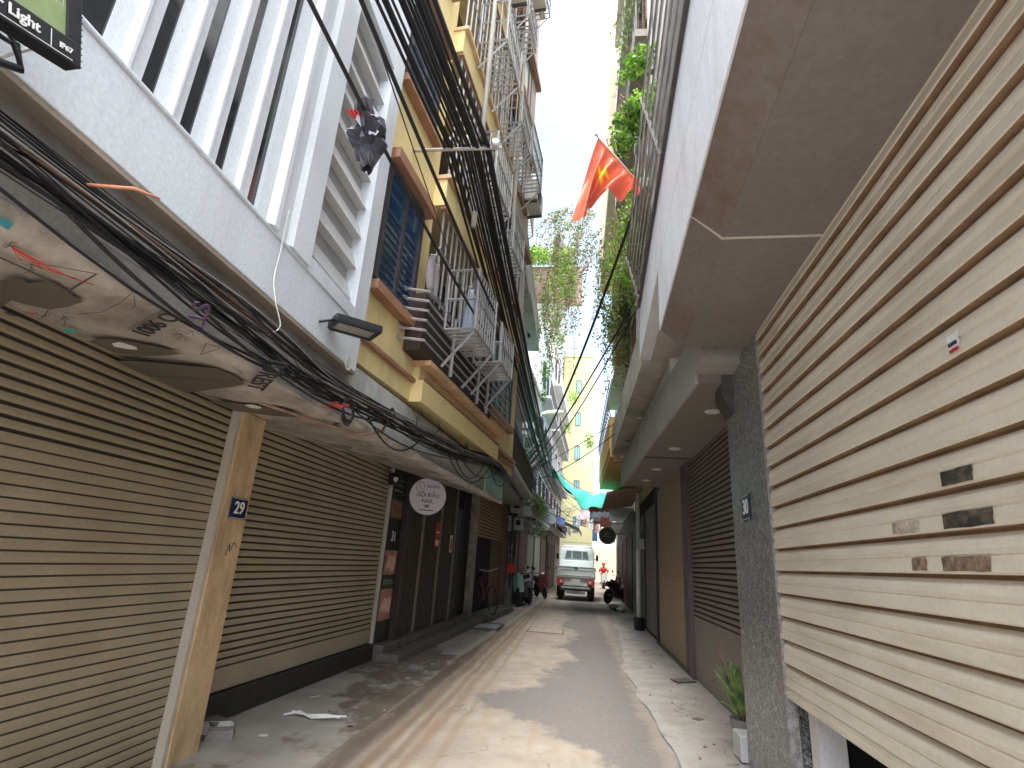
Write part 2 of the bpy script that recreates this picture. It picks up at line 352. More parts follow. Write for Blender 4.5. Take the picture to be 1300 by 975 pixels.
# ------------------------------------------------------------------ ground (setting)
g = MB(); g.box(-300, 300, -100, 500, -.6, -.012); tag(g.build('ground', greyconc, org=(0, 0, 0)), kind='structure')
LN = [(-3, -1.85, .62), (0, -1.84, .70), (5, -1.80, .84), (9.5, -1.74, .78), (14, -1.52, 1.02), (19, -1.32, 1.2), (27, -1.25, 1.55), (35, -1.0, 1.9), (48, .2, 2.6), (70, 1.9, 4.4), (110, 5, 7.5)]
def strip(cols, z0, z1, m, name):
    g = MB(); g.grid([[(x, y, z) for x, z in zip(c, zz)] for (y, c, zz) in cols]); return g
g = MB(); rows = []
def lerpLN(y):
    for (a, b) in zip(LN, LN[1:]):
        if a[0] <= y <= b[0]:
            t = (y-a[0])/(b[0]-a[0]); return a[1]+(b[1]-a[1])*t, a[2]+(b[2]-a[2])*t
    return LN[-1][1:]
random.seed(3)
ys = [-3+i*.5 for i in range(60)]+[27+i*3 for i in range(28)]
g.grid([[(lerpLN(y)[0]+(lerpLN(y)[1]-lerpLN(y)[0])*k/8, y, 0.0) for k in range(9)] for y in ys])
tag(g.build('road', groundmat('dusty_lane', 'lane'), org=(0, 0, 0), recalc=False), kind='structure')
g = MB(); g.grid([[(x, y, z) for x, z in ((-4.5, .03), (-2.9, .026), (-2.3, .014), (-1.95, .006), (lerpLN(y)[0]+.02, .004))] for y in ys])
tag(g.build('pavement', groundmat('left_slab_cement', 'left'), org=(0, 0, 0), recalc=False), kind='structure')
g = MB(); g.grid([[(lerpLN(y)[1]+random.uniform(-.05, .06), y, .004), (lerpLN(y)[1]+.25, y, .012), (lerpLN(y)[1]+.7, y, .022), (lerpLN(y)[1]+4, y, .03)] for y in ys])
tag(g.build('pavement', groundmat('right_slab_cement', 'right'), org=(0, 0, 0), recalc=False), kind='structure')
# shallow gutter lip left of the lane
g = MB(); g.grid([[(lerpLN(y)[0]-.17, y, .0095), (lerpLN(y)[0]-.15, y, .03), (lerpLN(y)[0]-.07, y, .03), (lerpLN(y)[0]-.05, y, .0045)] for y in ys if 9.5 < y < 60])
tag(g.build('kerb', mat('kerb_cement', (.36, .32, .27), .9, .2, 4, .4), org=(0, 0, 0), recalc=False), kind='structure')

# ------------------------------------------------------------------ shutters
def slats(xf, s0, s1, z0, z1, per, gap, dep, parent, mats, gaps_above=None, curve=False, name='roller_shutter', thin=.35):
    mb = MB(); z = z0; prof = []
    while z < z1-1e-4:
        low = not (gaps_above is None or z > gaps_above)
        wide = gap*thin if low else gap
        dep_ = dep; dep = .004 if low else dep
        if curve:
            pts = [(z, -dep), (z+.001, .006), (z+.008, .010), (z+.054, .004), (z+.058, .0), (z+.064, .005), (z+.080, .006), (z+.096, .002), (z+.112, -.007), (z+.126, -.018), (z+per-.001, -dep)]
            mi = [1, 0, 0, 0, 0, 0, 0, 0, 0, 1]
        else:
            pts = [(z, -dep), (z+wide, -dep), (z+wide+.003, 0), (z+per*.55, .0025 if low else .0035), (z+per-.003, .0)]
            mi = [1, 1, 0, 0]
        mi = mi+[1 if curve else 1]
        for i, p in enumerate(pts): prof.append((p[0], p[1], mi[i] if i < len(mi) else 0))
        z += per; dep = dep_
    prof.append((z, -dep, 1))
    ns = 14; cols = [s0+(s1-s0)*i/ns for i in range(ns+1)]
    vs = [(s, n+.0015*math.sin(s*3.1+zz*9), zz) for (zz, n, _) in prof for s in cols]
    o = len(mb.v); mb.v += [Vector(xf(*v)) for v in vs]; C = ns+1
    for i in range(len(prof)-1):
        for j in range(ns): mb.f.append((i*C+j, i*C+j+1, (i+1)*C+j+1, (i+1)*C+j)); mb.m.append(prof[i][2])
    return mb.build(name, mats, parent, recalc=False)

# ------------------------------------------------------------------ white house, left, near
X = (0, 0, 0)
wh = empty('white_house', (-2.7, 1.5, 0), 'white ribbed house overhead at left above a wide olive roller shutter', 'house')
idf = lambda x, y, z: (x, y, z)
FL = frame((-2.72, -1.5), (-2.72, 3.9), 1)
slats(FL, 0, 5.42, .02, 2.62, .0605, .014, .012, wh, [slatA, slatAg], 1.87, name='roller_shutter', thin=.30)
m = MB(); m.box(-3.3, -2.735, -1.5, 4.3, 0, 3.0); m.build('wall', greyconc, wh)
m = MB(); m.box(-2.95, -2.64, 3.92, 4.24, 0, 2.46); m.build('pillar', pillarm, wh, bevel=.006)
m = MB(); m.box(-2.72, -2.655, 3.885, 3.915, 0, 2.46); m.build('guide_rail', mat('pale_rail', (.5, .45, .38), .5, .1), wh)
m = MB(); m.tube([(-2.637, 4.06, 1.36), (-2.637, 4.09, 1.45), (-2.637, 4.1, 1.39), (-2.637, 4.14, 1.46), (-2.637, 4.19, 1.42)], .003, 4); m.build('scribble', textb, wh)
# canopy: soffit covered with printed sheet and grey cement fascia
m = MB(); m.box(-2.72, -1.97, -1.5, 4.2, 2.475, 2.62); m.box(-2.1, -1.985, -1.5, 4.2, 2.62, 3.0); m.build('canopy', greyconc, wh)
m = MB(); rows = []
random.seed(11)
for i in range(58):
    y = -1.5+i*.1; w = .018*math.sin(y*5.1)+random.uniform(-.007, .007)
    rows.append([(-2.71, y, 2.47), (-2.5, y, 2.452+w*.7), (-2.25, y, 2.447+w), (-2.05, y, 2.452-w), (-1.955-w*.5, y, 2.468), (-1.962, y, 2.50+w)])
m.grid(rows); cs = m.build('canopy_sheet', sheetm, wh, recalc=False, smooth=True)
def blob(cx, cy, rx, ry, z, seed, flat=True):
    rnd = random.Random(seed); n = 22; vs = [(cx, cy, z)]
    for k in range(n):
        t = 2*math.pi*k/n; q = 1+rnd.uniform(-.16, .16) if rx > .05 else 1
        vs.append((cx+rx*q*math.cos(t), cy+ry*q*math.sin(t), z))
    return vs, [(0, k+1, (k+1) % n+1) for k in range(n)]
def soffit_poly(mb, pts, z=2.428):
    vs = [tuple(atz(x, y, z)) for x, y in pts]; mb.add(vs, [tuple(range(len(vs)))])
for k_, pp in enumerate((((0, 355), (28, 353), (34, 360), (60, 357), (85, 370), (106, 383), (85, 390), (62, 393), (30, 386), (15, 381), (0, 391)),
           ((112, 433), (125, 430), (140, 430), (165, 433), (200, 440), (231, 449), (205, 452), (180, 452), (150, 449), (143, 447), (128, 440)),
           ((145, 458), (170, 458), (215, 462), (277, 468), (300, 478), (312, 488), (290, 492), (250, 497), (228, 500), (190, 484)),
           ((262, 508), (300, 512), (372, 522), (385, 530), (345, 528), (300, 522)))):
    m = MB(); soffit_poly(m, pp); m.build('printed_patch', blobm, cs, recalc=False)
for pp in (((142, 436), (152, 434), (172, 440), (175, 444), (160, 443), (145, 440)), ((310, 514), (320, 513), (332, 517), (330, 519), (318, 518))):
    m = MB(); soffit_poly(m, pp, 2.425); m.build('printed_oval', textw, cs, recalc=False)
m = MB(); random.seed(5)
def sl(*pp, r=.0018):
    m.tube([tuple(atz(x, y, 2.426)) for x, y in pp], r, 4)
sl((0, 327), (40, 345), (87, 370), (122, 348), r=.004); sl((87, 370), (95, 363), (118, 350)); sl((40, 333), (80, 340), (125, 348)); sl((162, 417), (205, 395)); sl((162, 420), (207, 398)); sl((100, 399), (130, 396), (150, 386), (168, 372)); sl((170, 375), (172, 388), (168, 392)); sl((200, 478), (300, 484)); sl((255, 450), (262, 436), (280, 442), (255, 450))
for cx, cy, n_ in ((12, 312, 9), (40, 336, 12), (60, 395, 8), (80, 402, 9), (230, 424, 9), (243, 420, 7), (300, 470, 6)):
    for j in range(n_):
        a_ = random.uniform(0, 6.28); r_ = random.uniform(6, 16); sl((cx, cy), (cx+r_*.5*math.cos(a_), cy+r_*.4*math.sin(a_)+2), (cx+r_*math.cos(a_+.4), cy+r_*.6*math.sin(a_+.4)+3), r=.0011)
m.build('printed_lines', inkm, cs, recalc=False)
def soffit_text(t_, p0, p1, size, mt_, par, z=2.432, wd=None):
    a_, b_ = atz(*p0, z), atz(*p1, z); r_ = (b_-a_); text(t_, size, tuple((a_+b_)/2), r_, V(0, 0, -1).cross(r_), mt_, 'printed_letters', par, width=r_.length)
soffit_text('O 9001', (217, 399), (176, 423), .11, textb, cs)
soffit_text('FOREST', (354, 458), (322, 493), .15, textb, cs)
soffit_text('STI', (256, 384), (246, 414), .10, textv, cs)
soffit_text('LVL', (18, 398), (2, 396), .06, textb, cs)
m = MB(); soffit_poly(m, ((80, 417), (95, 418), (96, 423), (82, 421)), 2.426); m.build('blue_mark', teal, cs, recalc=False)
m = MB(); soffit_poly(m, ((0, 275), (18, 284), (10, 292), (0, 298)), 2.45); m.build('blue_mark', mat('blue_print', (.05, .35, .45), .6), cs, recalc=False)
m = MB(); soffit_poly(m, ((32, 396), (48, 397), (48, 400), (33, 399)), 2.426); m.build('pink_mark', mat('pink_print', (.5, .2, .2), .6), cs, recalc=False)
# upper storeys: white band, ribs with dark slots, louvred opening
m = MB(); m.box(-6, -2.02, -3, 4.2, 3.02, 8.5); m.build('core', white, wh)
m = MB(); m.box(-2.2, -1.9, -3, 4.2, 2.90, 3.285); m.box(-1.93, -1.885, -3, 3.14, 3.285, 3.305); m.build('ledge_band', white, wh, bevel=.006)
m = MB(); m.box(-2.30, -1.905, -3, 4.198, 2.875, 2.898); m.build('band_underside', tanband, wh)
slots = [(-.55, -.44), (-.2, -.08), (.18, .3), (.55, .68), (.92, 1.04), (1.27, 1.44), (1.64, 1.72), (1.885, 1.97), (2.155, 2.225), (2.45, 2.53)]
prev = -3
for i, (a, b) in enumerate(slots):
    m = MB(); mid = (prev+a)/2; x0 = -2.02; w = a-prev
    if prev < -1: m.box(-2.02, -1.9, prev, a, 3.305, 8.5)
    else:
        poly = [(x0, prev), (-1.925, prev), (-1.918, prev+w*.40), (-1.89, prev+w*.46), (-1.89, prev+w*.54), (-1.918, prev+w*.60), (-1.925, a), (x0, a)]
        m.prism(poly, lambda x, y: (x, y, 3.306), lambda x, y: (x, y, 8.5))
    m.build('rib', white2, wh); prev = b
    m = MB(); m.box(-2.019, -1.935, a-.005, b+.005, 3.306, 8.5); m.build('slot_glass', glass('slot_dark_glass', (.02, .024, .03), .12), wh)
    m = MB(); m.box(-1.934, -1.925, a, b, 5.05 if i > 7 else 6.6, 8.5); m.build('slot_cover', mat('pale_slot_panel', (.42, .45, .42), .6, .1), wh)
m = MB(); poly = [(-2.02, 2.53), (-1.91, 2.53), (-1.90, 2.62), (-1.86, 2.66), (-1.86, 2.70), (-1.9, 2.74), (-1.9, 2.86), (-1.87, 2.9), (-1.87, 3.14), (-2.02, 3.14)]
m.prism(poly, lambda x, y: (x, y, 3.306), lambda x, y: (x, y, 8.5)); m.build('rib', white2, wh)
m = MB(); m.box(-2.02, -1.885, 3.96, 4.2, 3.285, 8.5); m.box(-2.02, -1.885, 3.14, 3.96, 6.0, 8.5); m.box(-2.02, -1.885, 3.14, 3.96, 3.285, 3.40); m.build('corner_pier', white, wh, bevel=.004)
m = MB(); m.box(-2.019, -2.012, 3.14, 3.96, 3.4, 6.0); m.build('opening_back', mat('grey_back_plaster', (.36, .36, .36), .85, .1), wh)  # plain grey back of the louvred opening
z = 3.46
while z < 5.9:
    m = MB(); m.hexa([(-2.01, 3.142, z), (-1.93, 3.142, z), (-1.93, 3.958, z), (-2.01, 3.958, z), (-2.01, 3.142, z+.17), (-1.99, 3.142, z+.17), (-1.99, 3.958, z+.17), (-2.01, 3.958, z+.17)])
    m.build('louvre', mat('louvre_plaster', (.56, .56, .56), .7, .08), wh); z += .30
# number plaque 29
def plaque(num, o, right, up, label, w=.25, h=.17):
    right = Vector(right); up = Vector(up); n = right.cross(up); o = Vector(o)
    p = empty('number_plaque', o, label, 'house number')
    def bx(hw, hh, d0, d1): return [tuple(o+right*a*hw+up*b*hh+n*d) for d in (d0, d1) for a, b in ((-1, -1), (1, -1), (1, 1), (-1, 1))]
    m = MB(); m.hexa(bx(w/2, h/2, .001, .008)); m.build('plate', navy, p, bevel=.002)
    m = MB()
    for a, b, c, d in ((-1, 1, .90, .94), (-1, 1, -.94, -.90)): m.hexa([tuple(o+right*x*w*.47+up*y*h*.5+n*z) for z in (.0085, .010) for x, y in ((a, c), (b, c), (b, d), (a, d))])
    m.build('plate_border', textw, p)
    text(num, h*.82, o, right, up, textw, 'numerals', p, off=.011)
plaque('29', (-2.638, 4.10, 1.715), (0, 1, 0), (0, 0, 1), 'dark blue enamel plate with the number 29 on the cream pillar', .21, .16)

# ------------------------------------------------------------------ yellow house, left
yh = empty('yellow_house', (-2.5, 6.5, 0), 'tall yellow house at left with brown window ledges and barred balconies', 'house')
YF = frame((-2.0, 4.2), (-1.3, 10.8), 1)
GF = frame((-3.0, 4.3), (-2.3, 18.9), 1)
def Yb(name, mt, *boxes, parent=None, bevel=0):
    m = MB(YF)
    for b in boxes: m.box(*b)
    return m.build(name, mt, parent or yh, bevel=bevel)
# ground floor
slats(GF, .0, 3.75, .44, 2.9, .064, .012, .012, yh, [slatB, slatAg], name='roller_shutter')
m = MB(GF); m.box(-.02, 3.76, -.02, .006, .26, .44); m.build('shutter_bottom_rail', slatB, yh, bevel=.004)
m = MB(GF); m.box(-.05, 14.3, -.5, -.03, 0, 3.3); m.build('wall', darkbrown, yh)
m = MB(GF); m.box(-.05, 3.85, -.03, .035, 0, .245); m.build('base_step', stepdark, yh, bevel=.01)
m = MB(GF); m.box(3.85, 9.2, -.03, .42, 0, .12); m.box(3.85, 9.2, -.03, .18, .12, .225); m.build('door_step', stepgrey, yh, bevel=.012)
m = MB(GF); m.box(3.78, 3.83, -.03, .03, .2, 2.8); m.build('guide_rail', mat('white_rail', (.6, .58, .52), .5, .1), yh)
# poster column
pc = empty('poster_column', GF(4.15, .02, .22), 'narrow dark column of nail salon pictures with the number 31, beside the olive shutter', 'sign')
m = MB(GF); m.box(3.86, 4.42, -.02, .02, .25, 2.75); m.build('board', mat('dark_green_board', (.022, .03, .022), .5, .2), pc)
nailm = mat('pink_photo', (.50, .24, .20), .5, .45, 9, 0, dirt=(.08, .03, .03), dirt_amt=.9)
nailm2 = mat('dark_skin_photo', (.25, .13, .10), .5, .4, 7, 0)
for (z0, z1, mm) in ((1.98, 2.25, nailm2), (1.15, 1.5, nailm), (.52, .95, nailm)):
    m = MB(GF); m.box(3.9, 4.36, .021, .024, z0, z1); m.build('picture', mm, pc)
m = MB(GF); random.seed(2)
for z0 in (1.2, .6):
    for k in range(4): m.tube([(3.98+k*.08, .026, z0+random.uniform(0, .05)), (4.0+k*.09, .027, z0+.12), (4.06+k*.08, .026, z0+.22)], [.022, .02, .012], 5)
m.build('picture_fingers', mat('photo_skin', (.72, .5, .42), .5, .1), pc)
gr, gu = (GF.u.x, GF.u.y, 0), (0, 0, 1)
text('31', .2, GF(4.12, .024, 1.70), gr, gu, textw, 'numerals', pc)
m = MB(GF)
for z0 in (2.55, 2.47, 2.38, 1.05, 1.01): m.box(3.93, 4.33, .022, .025, z0, z0+.03)
m.build('small_print', mat('faded_green_print', (.18, .25, .16), .6, .3, 30, 0), pc)
# brown folding doors
for i, (s0, s1) in enumerate(((4.5, 5.45), (5.5, 6.55), (6.6, 7.65))):
    m = MB(GF); m.box(s0, s1, -.01, .02, .23, 2.95)
    n = 7
    for k in range(n): m.box(s0+(s1-s0)*(k+.25)/n, s0+(s1-s0)*(k+.75)/n, .02, .035, .25, 2.92)
    d = m.build('folding_door', darkbrown, yh, bevel=.003)
    m = MB(GF); m.box(s1-.02, s1+.03, -.01, .06, .23, 2.95); m.build('door_edge', mat('worn_door_edge', (.25, .21, .18), .5, .2), d)
m = MB(GF); m.box(7.72, 9.1, -.03, -.005, .23, 2.95); m.build('open_doorway', dark, yh)
m = MB(GF); m.box(7.72, 8.3, -.0, .03, .25, 2.5); m.box(8.3, 8.34, -.0, .05, .25, 2.95); m.build('entrance_door', doorblack, yh)
m = MB(GF); m.box(4.42, 4.5, -.02, .1, .2, 2.95); m.build('door_post', darkbrown, yh)
m = MB(GF); m.box(6.22, 6.50, .046, .050, 1.62, 2.08); st = m.build('notice', red); tag(st, 'red notice stuck on the brown folding door near the round sign', 'notice')
m = MB(GF); m.box(6.25, 6.47, .051, .053, 1.66, 1.75); m.box(6.25, 6.47, .051, .053, 1.88, 1.91); m.build('white_print', textw, st)
m = MB(GF); m.box(7.30, 7.5, .046, .05, 1.55, 1.9); st = m.build('notice', textw); tag(st, 'small white notice with a red block on the last brown door', 'notice')
m = MB(GF); m.box(7.34, 7.46, .051, .053, 1.6, 1.82); m.build('red_print', red, st)
m = MB(GF); m.box(9.15, 9.65, -.0, .10, 0, 3.1); m.build('tiled_pier', mat('mottled_tiles', (.33, .30, .27), .6, .5, 6, .2, dirt=(.08, .06, .06), dirt_amt=.8), yh)
# shop with the half open shutter
slats(GF, 9.7, 13.6, 2.0, 3.35, .09, .02, .014, yh, [mat('tan_slat', (.40, .25, .14), .6, .15, 3), slatAg], name='roller_shutter')
m = MB(GF); m.box(9.7, 11.9, -.028, -.004, .1, 2.0); m.build('open_doorway', dark, yh)
m = MB(GF); m.box(11.9, 13.6, -.02, .03, .05, 2.0); m.build('side_panel', mat('brown_panel', (.13, .09, .07), .7, .2), yh)
m = MB(GF); m.box(9.2, 13.7, -.02, .5, 0, .18); m.build('door_step', stepgrey, yh, bevel=.01)
m = MB(GF); m.box(13.6, 14.35, -.02, .08, 0, 3.4); m.build('pier', mat('brown_plaster', (.19, .14, .11), .8, .3, 3, .2), yh)
# canopy under the yellow front
CF = frame((-1.93, 4.2), (-1.42, 10.5), 1)
m = MB()
rows = []
random.seed(4)
for i in range(66):
    t = i/65; o = CF(t*CF.L, 0, 0); gi = GF(min(t*6.5, 6.5), 0, 0); w = .012*math.sin(i*.9)+random.uniform(-.005, .005)
    ix = -3.05+t*.35; iz = 2.49+t*.38; iy = 4.2+t*6.3
    rows.append([(ix, iy, iz), (ix*.6+o[0]*.4, iy, iz*.6+2.49*.4+w), (ix*.25+o[0]*.75, iy, iz*.25+2.49*.75-w), (o[0], iy, 2.475), (o[0]+.02, iy, 2.53+w)])
m.grid(rows); cs2 = m.build('canopy_sheet', sheetm, yh, recalc=False, smooth=True)
m = MB(); random.seed(8)
for k in range(26):
    y = random.uniform(4.5, 10.2); t = (y-4.2)/6.3; xo = -1.93+.51*t; x = xo-random.uniform(.06, .35); a = random.uniform(0, 3.1); l = random.uniform(.04, .13)
    m.tube([(x, y, 2.462), (x+l*math.cos(a)*.6, y+l*math.sin(a), 2.462)], .003, 3)
m.build('printed_lines', inkm, cs2, recalc=False)
m = MB(); m.hexa([(-2.02, 4.22, 2.53), (-1.95, 4.22, 2.53), (-1.48, 10.4, 2.53), (-1.6, 10.4, 2.53), (-2.02, 4.22, 3.0), (-1.97, 4.22, 3.0), (-1.47, 10.4, 3.0), (-1.6, 10.4, 3.0)])
m.build('canopy_fascia', palefascia, yh)
m = MB(); m.hexa([(-1.66, 9.2, 2.54), (-1.54, 9.2, 2.54), (-1.415, 10.5, 2.54), (-1.6, 10.5, 2.54), (-1.66, 9.2, 2.95), (-1.54, 9.2, 2.95), (-1.415, 10.5, 2.95), (-1.6, 10.5, 2.95)])
m.build('mint_panel', mint, yh)
m = MB(); m.hexa([(-3.1, 4.2, 2.56), (-2.03, 4.2, 2.56), (-1.6, 10.6, 2.56), (-3.0, 10.6, 2.9), (-3.1, 4.2, 3.0), (-2.03, 4.2, 3.0), (-1.5, 10.6, 3.0), (-3.0, 10.6, 3.0)])
m.build('canopy_slab', greyconc, yh)
m = MB(); m.hexa([(-2.7, 10.6, 2.95), (-1.5, 10.6, 2.95), (-1.8, 19, 3.25), (-2.6, 19, 3.25), (-2.7, 10.6, 3.1), (-1.5, 10.6, 3.1), (-1.8, 19, 3.4), (-2.6, 19, 3.4)])
m.build('rear_canopy_slab', greyconc, yh)
soffit_text('UIG', (418, 518), (437, 512), .16, textr, cs2, 2.462)
soffit_text('VZN', (412, 532), (428, 540), .14, textb, cs2, 2.462)
# upper volume
ZT = 17.6
Yb('wall', yellow, (0, 1.42, -3.5, 0, 3.06, ZT), (4.05, 6.62, -3.5, 0, 3.06, ZT), (1.42, 4.05, -3.5, -.55, 3.3, ZT))
Yb('lower_band', yellow, (1.38, 4.9, -.3, .14, 3.05, 3.30), (1.38, 4.9, -.3, .08, 3.30, 3.46))
Yb('ledge', trimbrown, (0, 1.42, .0, .05, 3.27, 3.31), (4.9, 6.64, 0, .07, 3.30, 3.36), (1.40, 4.92, .085, .15, 3.31, 3.34), (4.92, 6.64, .0, .05, 3.2, 3.24))
for k in range(6):
    z = 3.5+2.5*k
    col = yellow if k < 1 else yellow2
    Yb('balcony_slab', trimpeach, (1.34, 4.9, -.5, .22, z-.04, z+.02), bevel=.004)
    if k: Yb('slab_edge', yellow, (1.36, 4.7, -.55, .16, z-.42, z-.04)); Yb('slab_soffit_line', trimbrown, (1.38, 4.66, .1, .165, z-.46, z-.425))
    # window 1: two panes
    for (s0, s1, zz0, zz1, gl) in ((.2, 1.06, z+.43, z+1.72, glassblue), (4.45, 6.05, z+.46, z+1.75, skyglass if k else skyglass)):
        f = Yb('window', winframe, (s0-.03, s0+.03, 0, .05, zz0, zz1), (s1-.03, s1+.03, 0, .05, zz0, zz1), (s0, s1, 0, .048, zz0-.03, zz0+.03), (s0, s1, 0, .048, zz1-.03, zz1+.03),
               *[((s0+(s1-s0)*q/(2 if s0 < 1 else 4))-.03, (s0+(s1-s0)*q/(2 if s0 < 1 else 4))+.03, 0, .046, zz0, zz1) for q in range(1, 2 if s0 < 1 else 4)])
        Yb('pane', gl, (s0+.03, s1-.03, .004, .018, zz0+.03, zz1-.03), parent=f)
        Yb('lintel', trimbrown, (s0-.05, s1+.16, .0, .13, zz1+.05, zz1+.18), parent=yh, bevel=.005)
        Yb('sill', trimbrown, (s0-.06, s1+.12, .0, .11, zz0-.15, zz0-.05), parent=yh, bevel=.005)
        m = MB(YF)
        if s0 < 1:
            for q in range(9): m.box(s0+.06, s1-.06, .019, .022, zz0+.1+q*.085, zz0+.13+q*.085)
            m.build('reflection_stripes', mat('reflected_stripe_blue', (.006, .01, .03), .3, .1), f)  # railing reflection in the pane, laid on as dark stripes
    # bay: glazed back wall and vertical bars
    m = MB(YF); m.box(1.43, 4.04, -.549, -.53, z+.05, z+2.05); m.build('bay_door', mat('dark_bay_glass', (.03, .027, .03), .3, .4, 2, 0), yh)  # dark glass across the back of the bay
    m = MB(YF)
    n0, zt = .12, z+2.05
    for q in range(15): s = 1.46+q*.178; m.bar((s, n0, z+.02 if k else z+.55), (s, n0, zt), .022)
    for zz in (z+.9, z+1.5, zt): m.bar((1.42, n0, zz), (4.0, n0, zz), .03)
    m.build('bar_grille', steel, yh)
# horizontal railing of first balcony (projects)
m = MB(YF)
for q in range(6):
    zz = 3.62+q*.115; m.bar((.92, .02, zz), (1.02, .25, zz), .022); m.bar((1.02, .25, zz), (4.9, .25, zz), .022); m.bar((.92, .02, zz), (.86, 0, zz), .04)
for s in (1.85, 3.0, 3.5): m.bar((s, .27, 3.50), (s, .27, 4.25), .035)
m.build('balcony_railing', steel, yh)
m = MB(YF); m.box(1.05, 4.0, -.5, .2, 3.53, 4.2); m.build('railing_backing', mat('dark_mesh', (.05, .035, .03), .8, .35, 12, 0), yh)
def cage(s0, s1, n0, n1, z0, z1, nb=8, top=True, name='window_cage', strut=True):
    m = MB(YF)
    for s in (s0, s1):
        for n in (n0, n1): m.bar((s, n, z0), (s, n, z1), .028)
    for zz in (z0, z1, (z0+z1)/2):
        m.bar((s0, n1, zz), (s1, n1, zz), .025)
        for s in (s0, s1): m.bar((s, n0, zz), (s, n1, zz), .025)
    for q in range(1, nb): s = s0+(s1-s0)*q/nb; m.bar((s, n0, z0), (s, n1, z0), .026); m.bar((s, n1, z0), (s, n1, z1), .014)
    for q in range(1, 4): n = n0+(n1-n0)*q/4; m.bar((s0, n, z0), (s0, n, z1), .014); m.bar((s1, n, z0), (s1, n, z1), .014)
    if strut:
        for s in (s0+.03, s1-.03): m.bar((s, n0, z0-.45), (s, n1, z0), .028)
    return m.build(name, steel, yh)
cage(1.55, 2.4, .25, .62, 3.98, 4.75, 8)
cage(2.75, 3.5, .25, .62, 4.02, 4.6, 7)
for k in range(1, 6):
    z = 3.5+2.5*k
    cage(1.9, 2.8, .18, .60, z+.35, z+1.15, 9)
    cage(3.3, 4.1, .18, .55, z+.15, z+.8, 7, name='window_cage')
    if k % 2 == 0: cage(4.5, 5.6, .10, .5, z+.5, z+1.3, 9)
# rain pipes
for s in (1.75, 4.2):
    m = MB(YF); m.tube([(s, .42 if s < 2 else .3, 5.5), (s, .42 if s < 2 else .3, 17.5)], .035, 8); m.build('rain_pipe', mat('pale_pipe', (.55, .53, .5), .5, .08), yh, smooth=True)
# pink upper part at the far end
Yb('end_pier', pinkwall, (5.3, 6.64, .0, .035, 6.2, ZT))
for k in range(1, 6):
    z = 3.5+2.5*k
    Yb('end_window_hood', trimbrown, (4.3, 6.68, .035, .16, z+1.87, z+2.0), bevel=.004)
    f = Yb('window', winframe, (4.75, 5.75, .035, .06, z+.5, z+.54), (4.75, 5.75, .035, .06, z+1.66, z+1.7), (4.75, 4.79, .035, .058, z+.5, z+1.7), (5.71, 5.75, .035, .058, z+.5, z+1.7))
    Yb('pane', skyglass, (4.79, 5.71, .036, .045, z+.54, z+1.66), parent=f)

# things on the yellow house
def ac_unit(s, n, z, label, xf=YF):
    o = xf(s, n, z); a = empty('air_conditioner', o, label, 'air conditioner', 'air conditioners on the yellow house')
    m = MB(xf); m.box(s-.36, s+.36, n-.14, n+.14, z, z+.5); m.build('casing', mat('ac_casing', (.62, .60, .56), .5, .08), a, bevel=.012)
    m = MB(); c = Vector(xf(s-.08, n+.145, z+.25)); u = Vector((xf.u.x, xf.u.y, 0))
    for r in (.06, .11, .16, .2):
        pts = [tuple(c+u*r*math.cos(t*math.pi/10)+V(0, 0, 1)*r*math.sin(t*math.pi/10)) for t in range(21)]; m.tube(pts, .006, 4)
    m.build('fan_grille', steeldk, a)
    for q_ in (s-.3, s+.26): m = MB(xf); m.box(q_, q_+.04, n-.2, n+.14, z-.05, z); m.build('bracket', steeldk, a)
ac_unit(6.1, .25, 8.95, 'beige air conditioner low on the far edge of the yellow house')
ac_unit(2.9, .4, 11.3, 'pale air conditioner behind the window cages high on the yellow house')
ac_unit(5.0, .32, 13.9, 'highest air conditioner on the yellow house, near its far edge')
def cloth_item(name, s, n, z, w, h, mt, label, cat, sleeves=True, seed=1):
    rnd = random.Random(seed); m = MB(YF); C = 9; Rr = 9; P = []
    for i in range(Rr):
        t = i/(Rr-1); row = []
        for j in range(C):
            u = j/(C-1)*2-1; ww = w*(.62+.38*min(1, t*5)) if sleeves else w
            if sleeves and t > .35: ww = w*.72
            row.append((s+u*ww/2, n+.05*math.sin(u*6+seed+t*2)*(.3+t)+.015, z-h*t-(.05*abs(u) if t < .1 else 0)+.02*math.sin(u*4+seed)))
        P.append(row)
    m.grid(P); o = m.build(name, mt, smooth=True, recalc=False, solid=.006); tag(o, label, cat, 'washing hung on the barred balcony'); 
    h_ = MB(YF); h_.tube([(s-.16, n+.015, z-.04), (s, n+.015, z+.05), (s+.16, n+.015, z-.04)], .006, 4); h_.tube([(s, n+.015, z+.05), (s, n+.015, z+.10), (s+.03, n+.015, z+.12)], .004, 4); h_.build('hanger', textw, o)
cloth_item('shirt', 1.95, .40, 4.70, .42, .62, mat('light_blue_cloth', (.48, .60, .78), .8, .06, 5), 'pale blue shirt drying in the nearer window cage', 'shirt', True, 1)
cloth_item('shirt', 2.22, .36, 4.66, .36, .66, mat('peach_cloth', (.70, .47, .33), .8, .06, 5), 'peach coloured garment hanging behind the pale blue shirt', 'shirt', True, 2)
cloth_item('towel', 2.95, .4, 4.55, .25, .5, mat('navy_cloth', (.03, .03, .10), .8, .06, 5), 'dark navy cloth hanging in the second window cage', 'towel', False, 3)
cloth_item('towel', 1.25, .16, 4.75, .3, .5, mat('grey_cloth', (.28, .25, .27), .8, .06, 5), 'grey cloth hanging at the near end of the barred balcony', 'towel', False, 4)
cloth_item('shirt', 2.3, .38, 7.15, .4, .5, mat('maroon_cloth', (.20, .07, .07), .8, .06, 5), 'maroon shirt hanging in a cage one floor above the railing', 'shirt', True, 5)
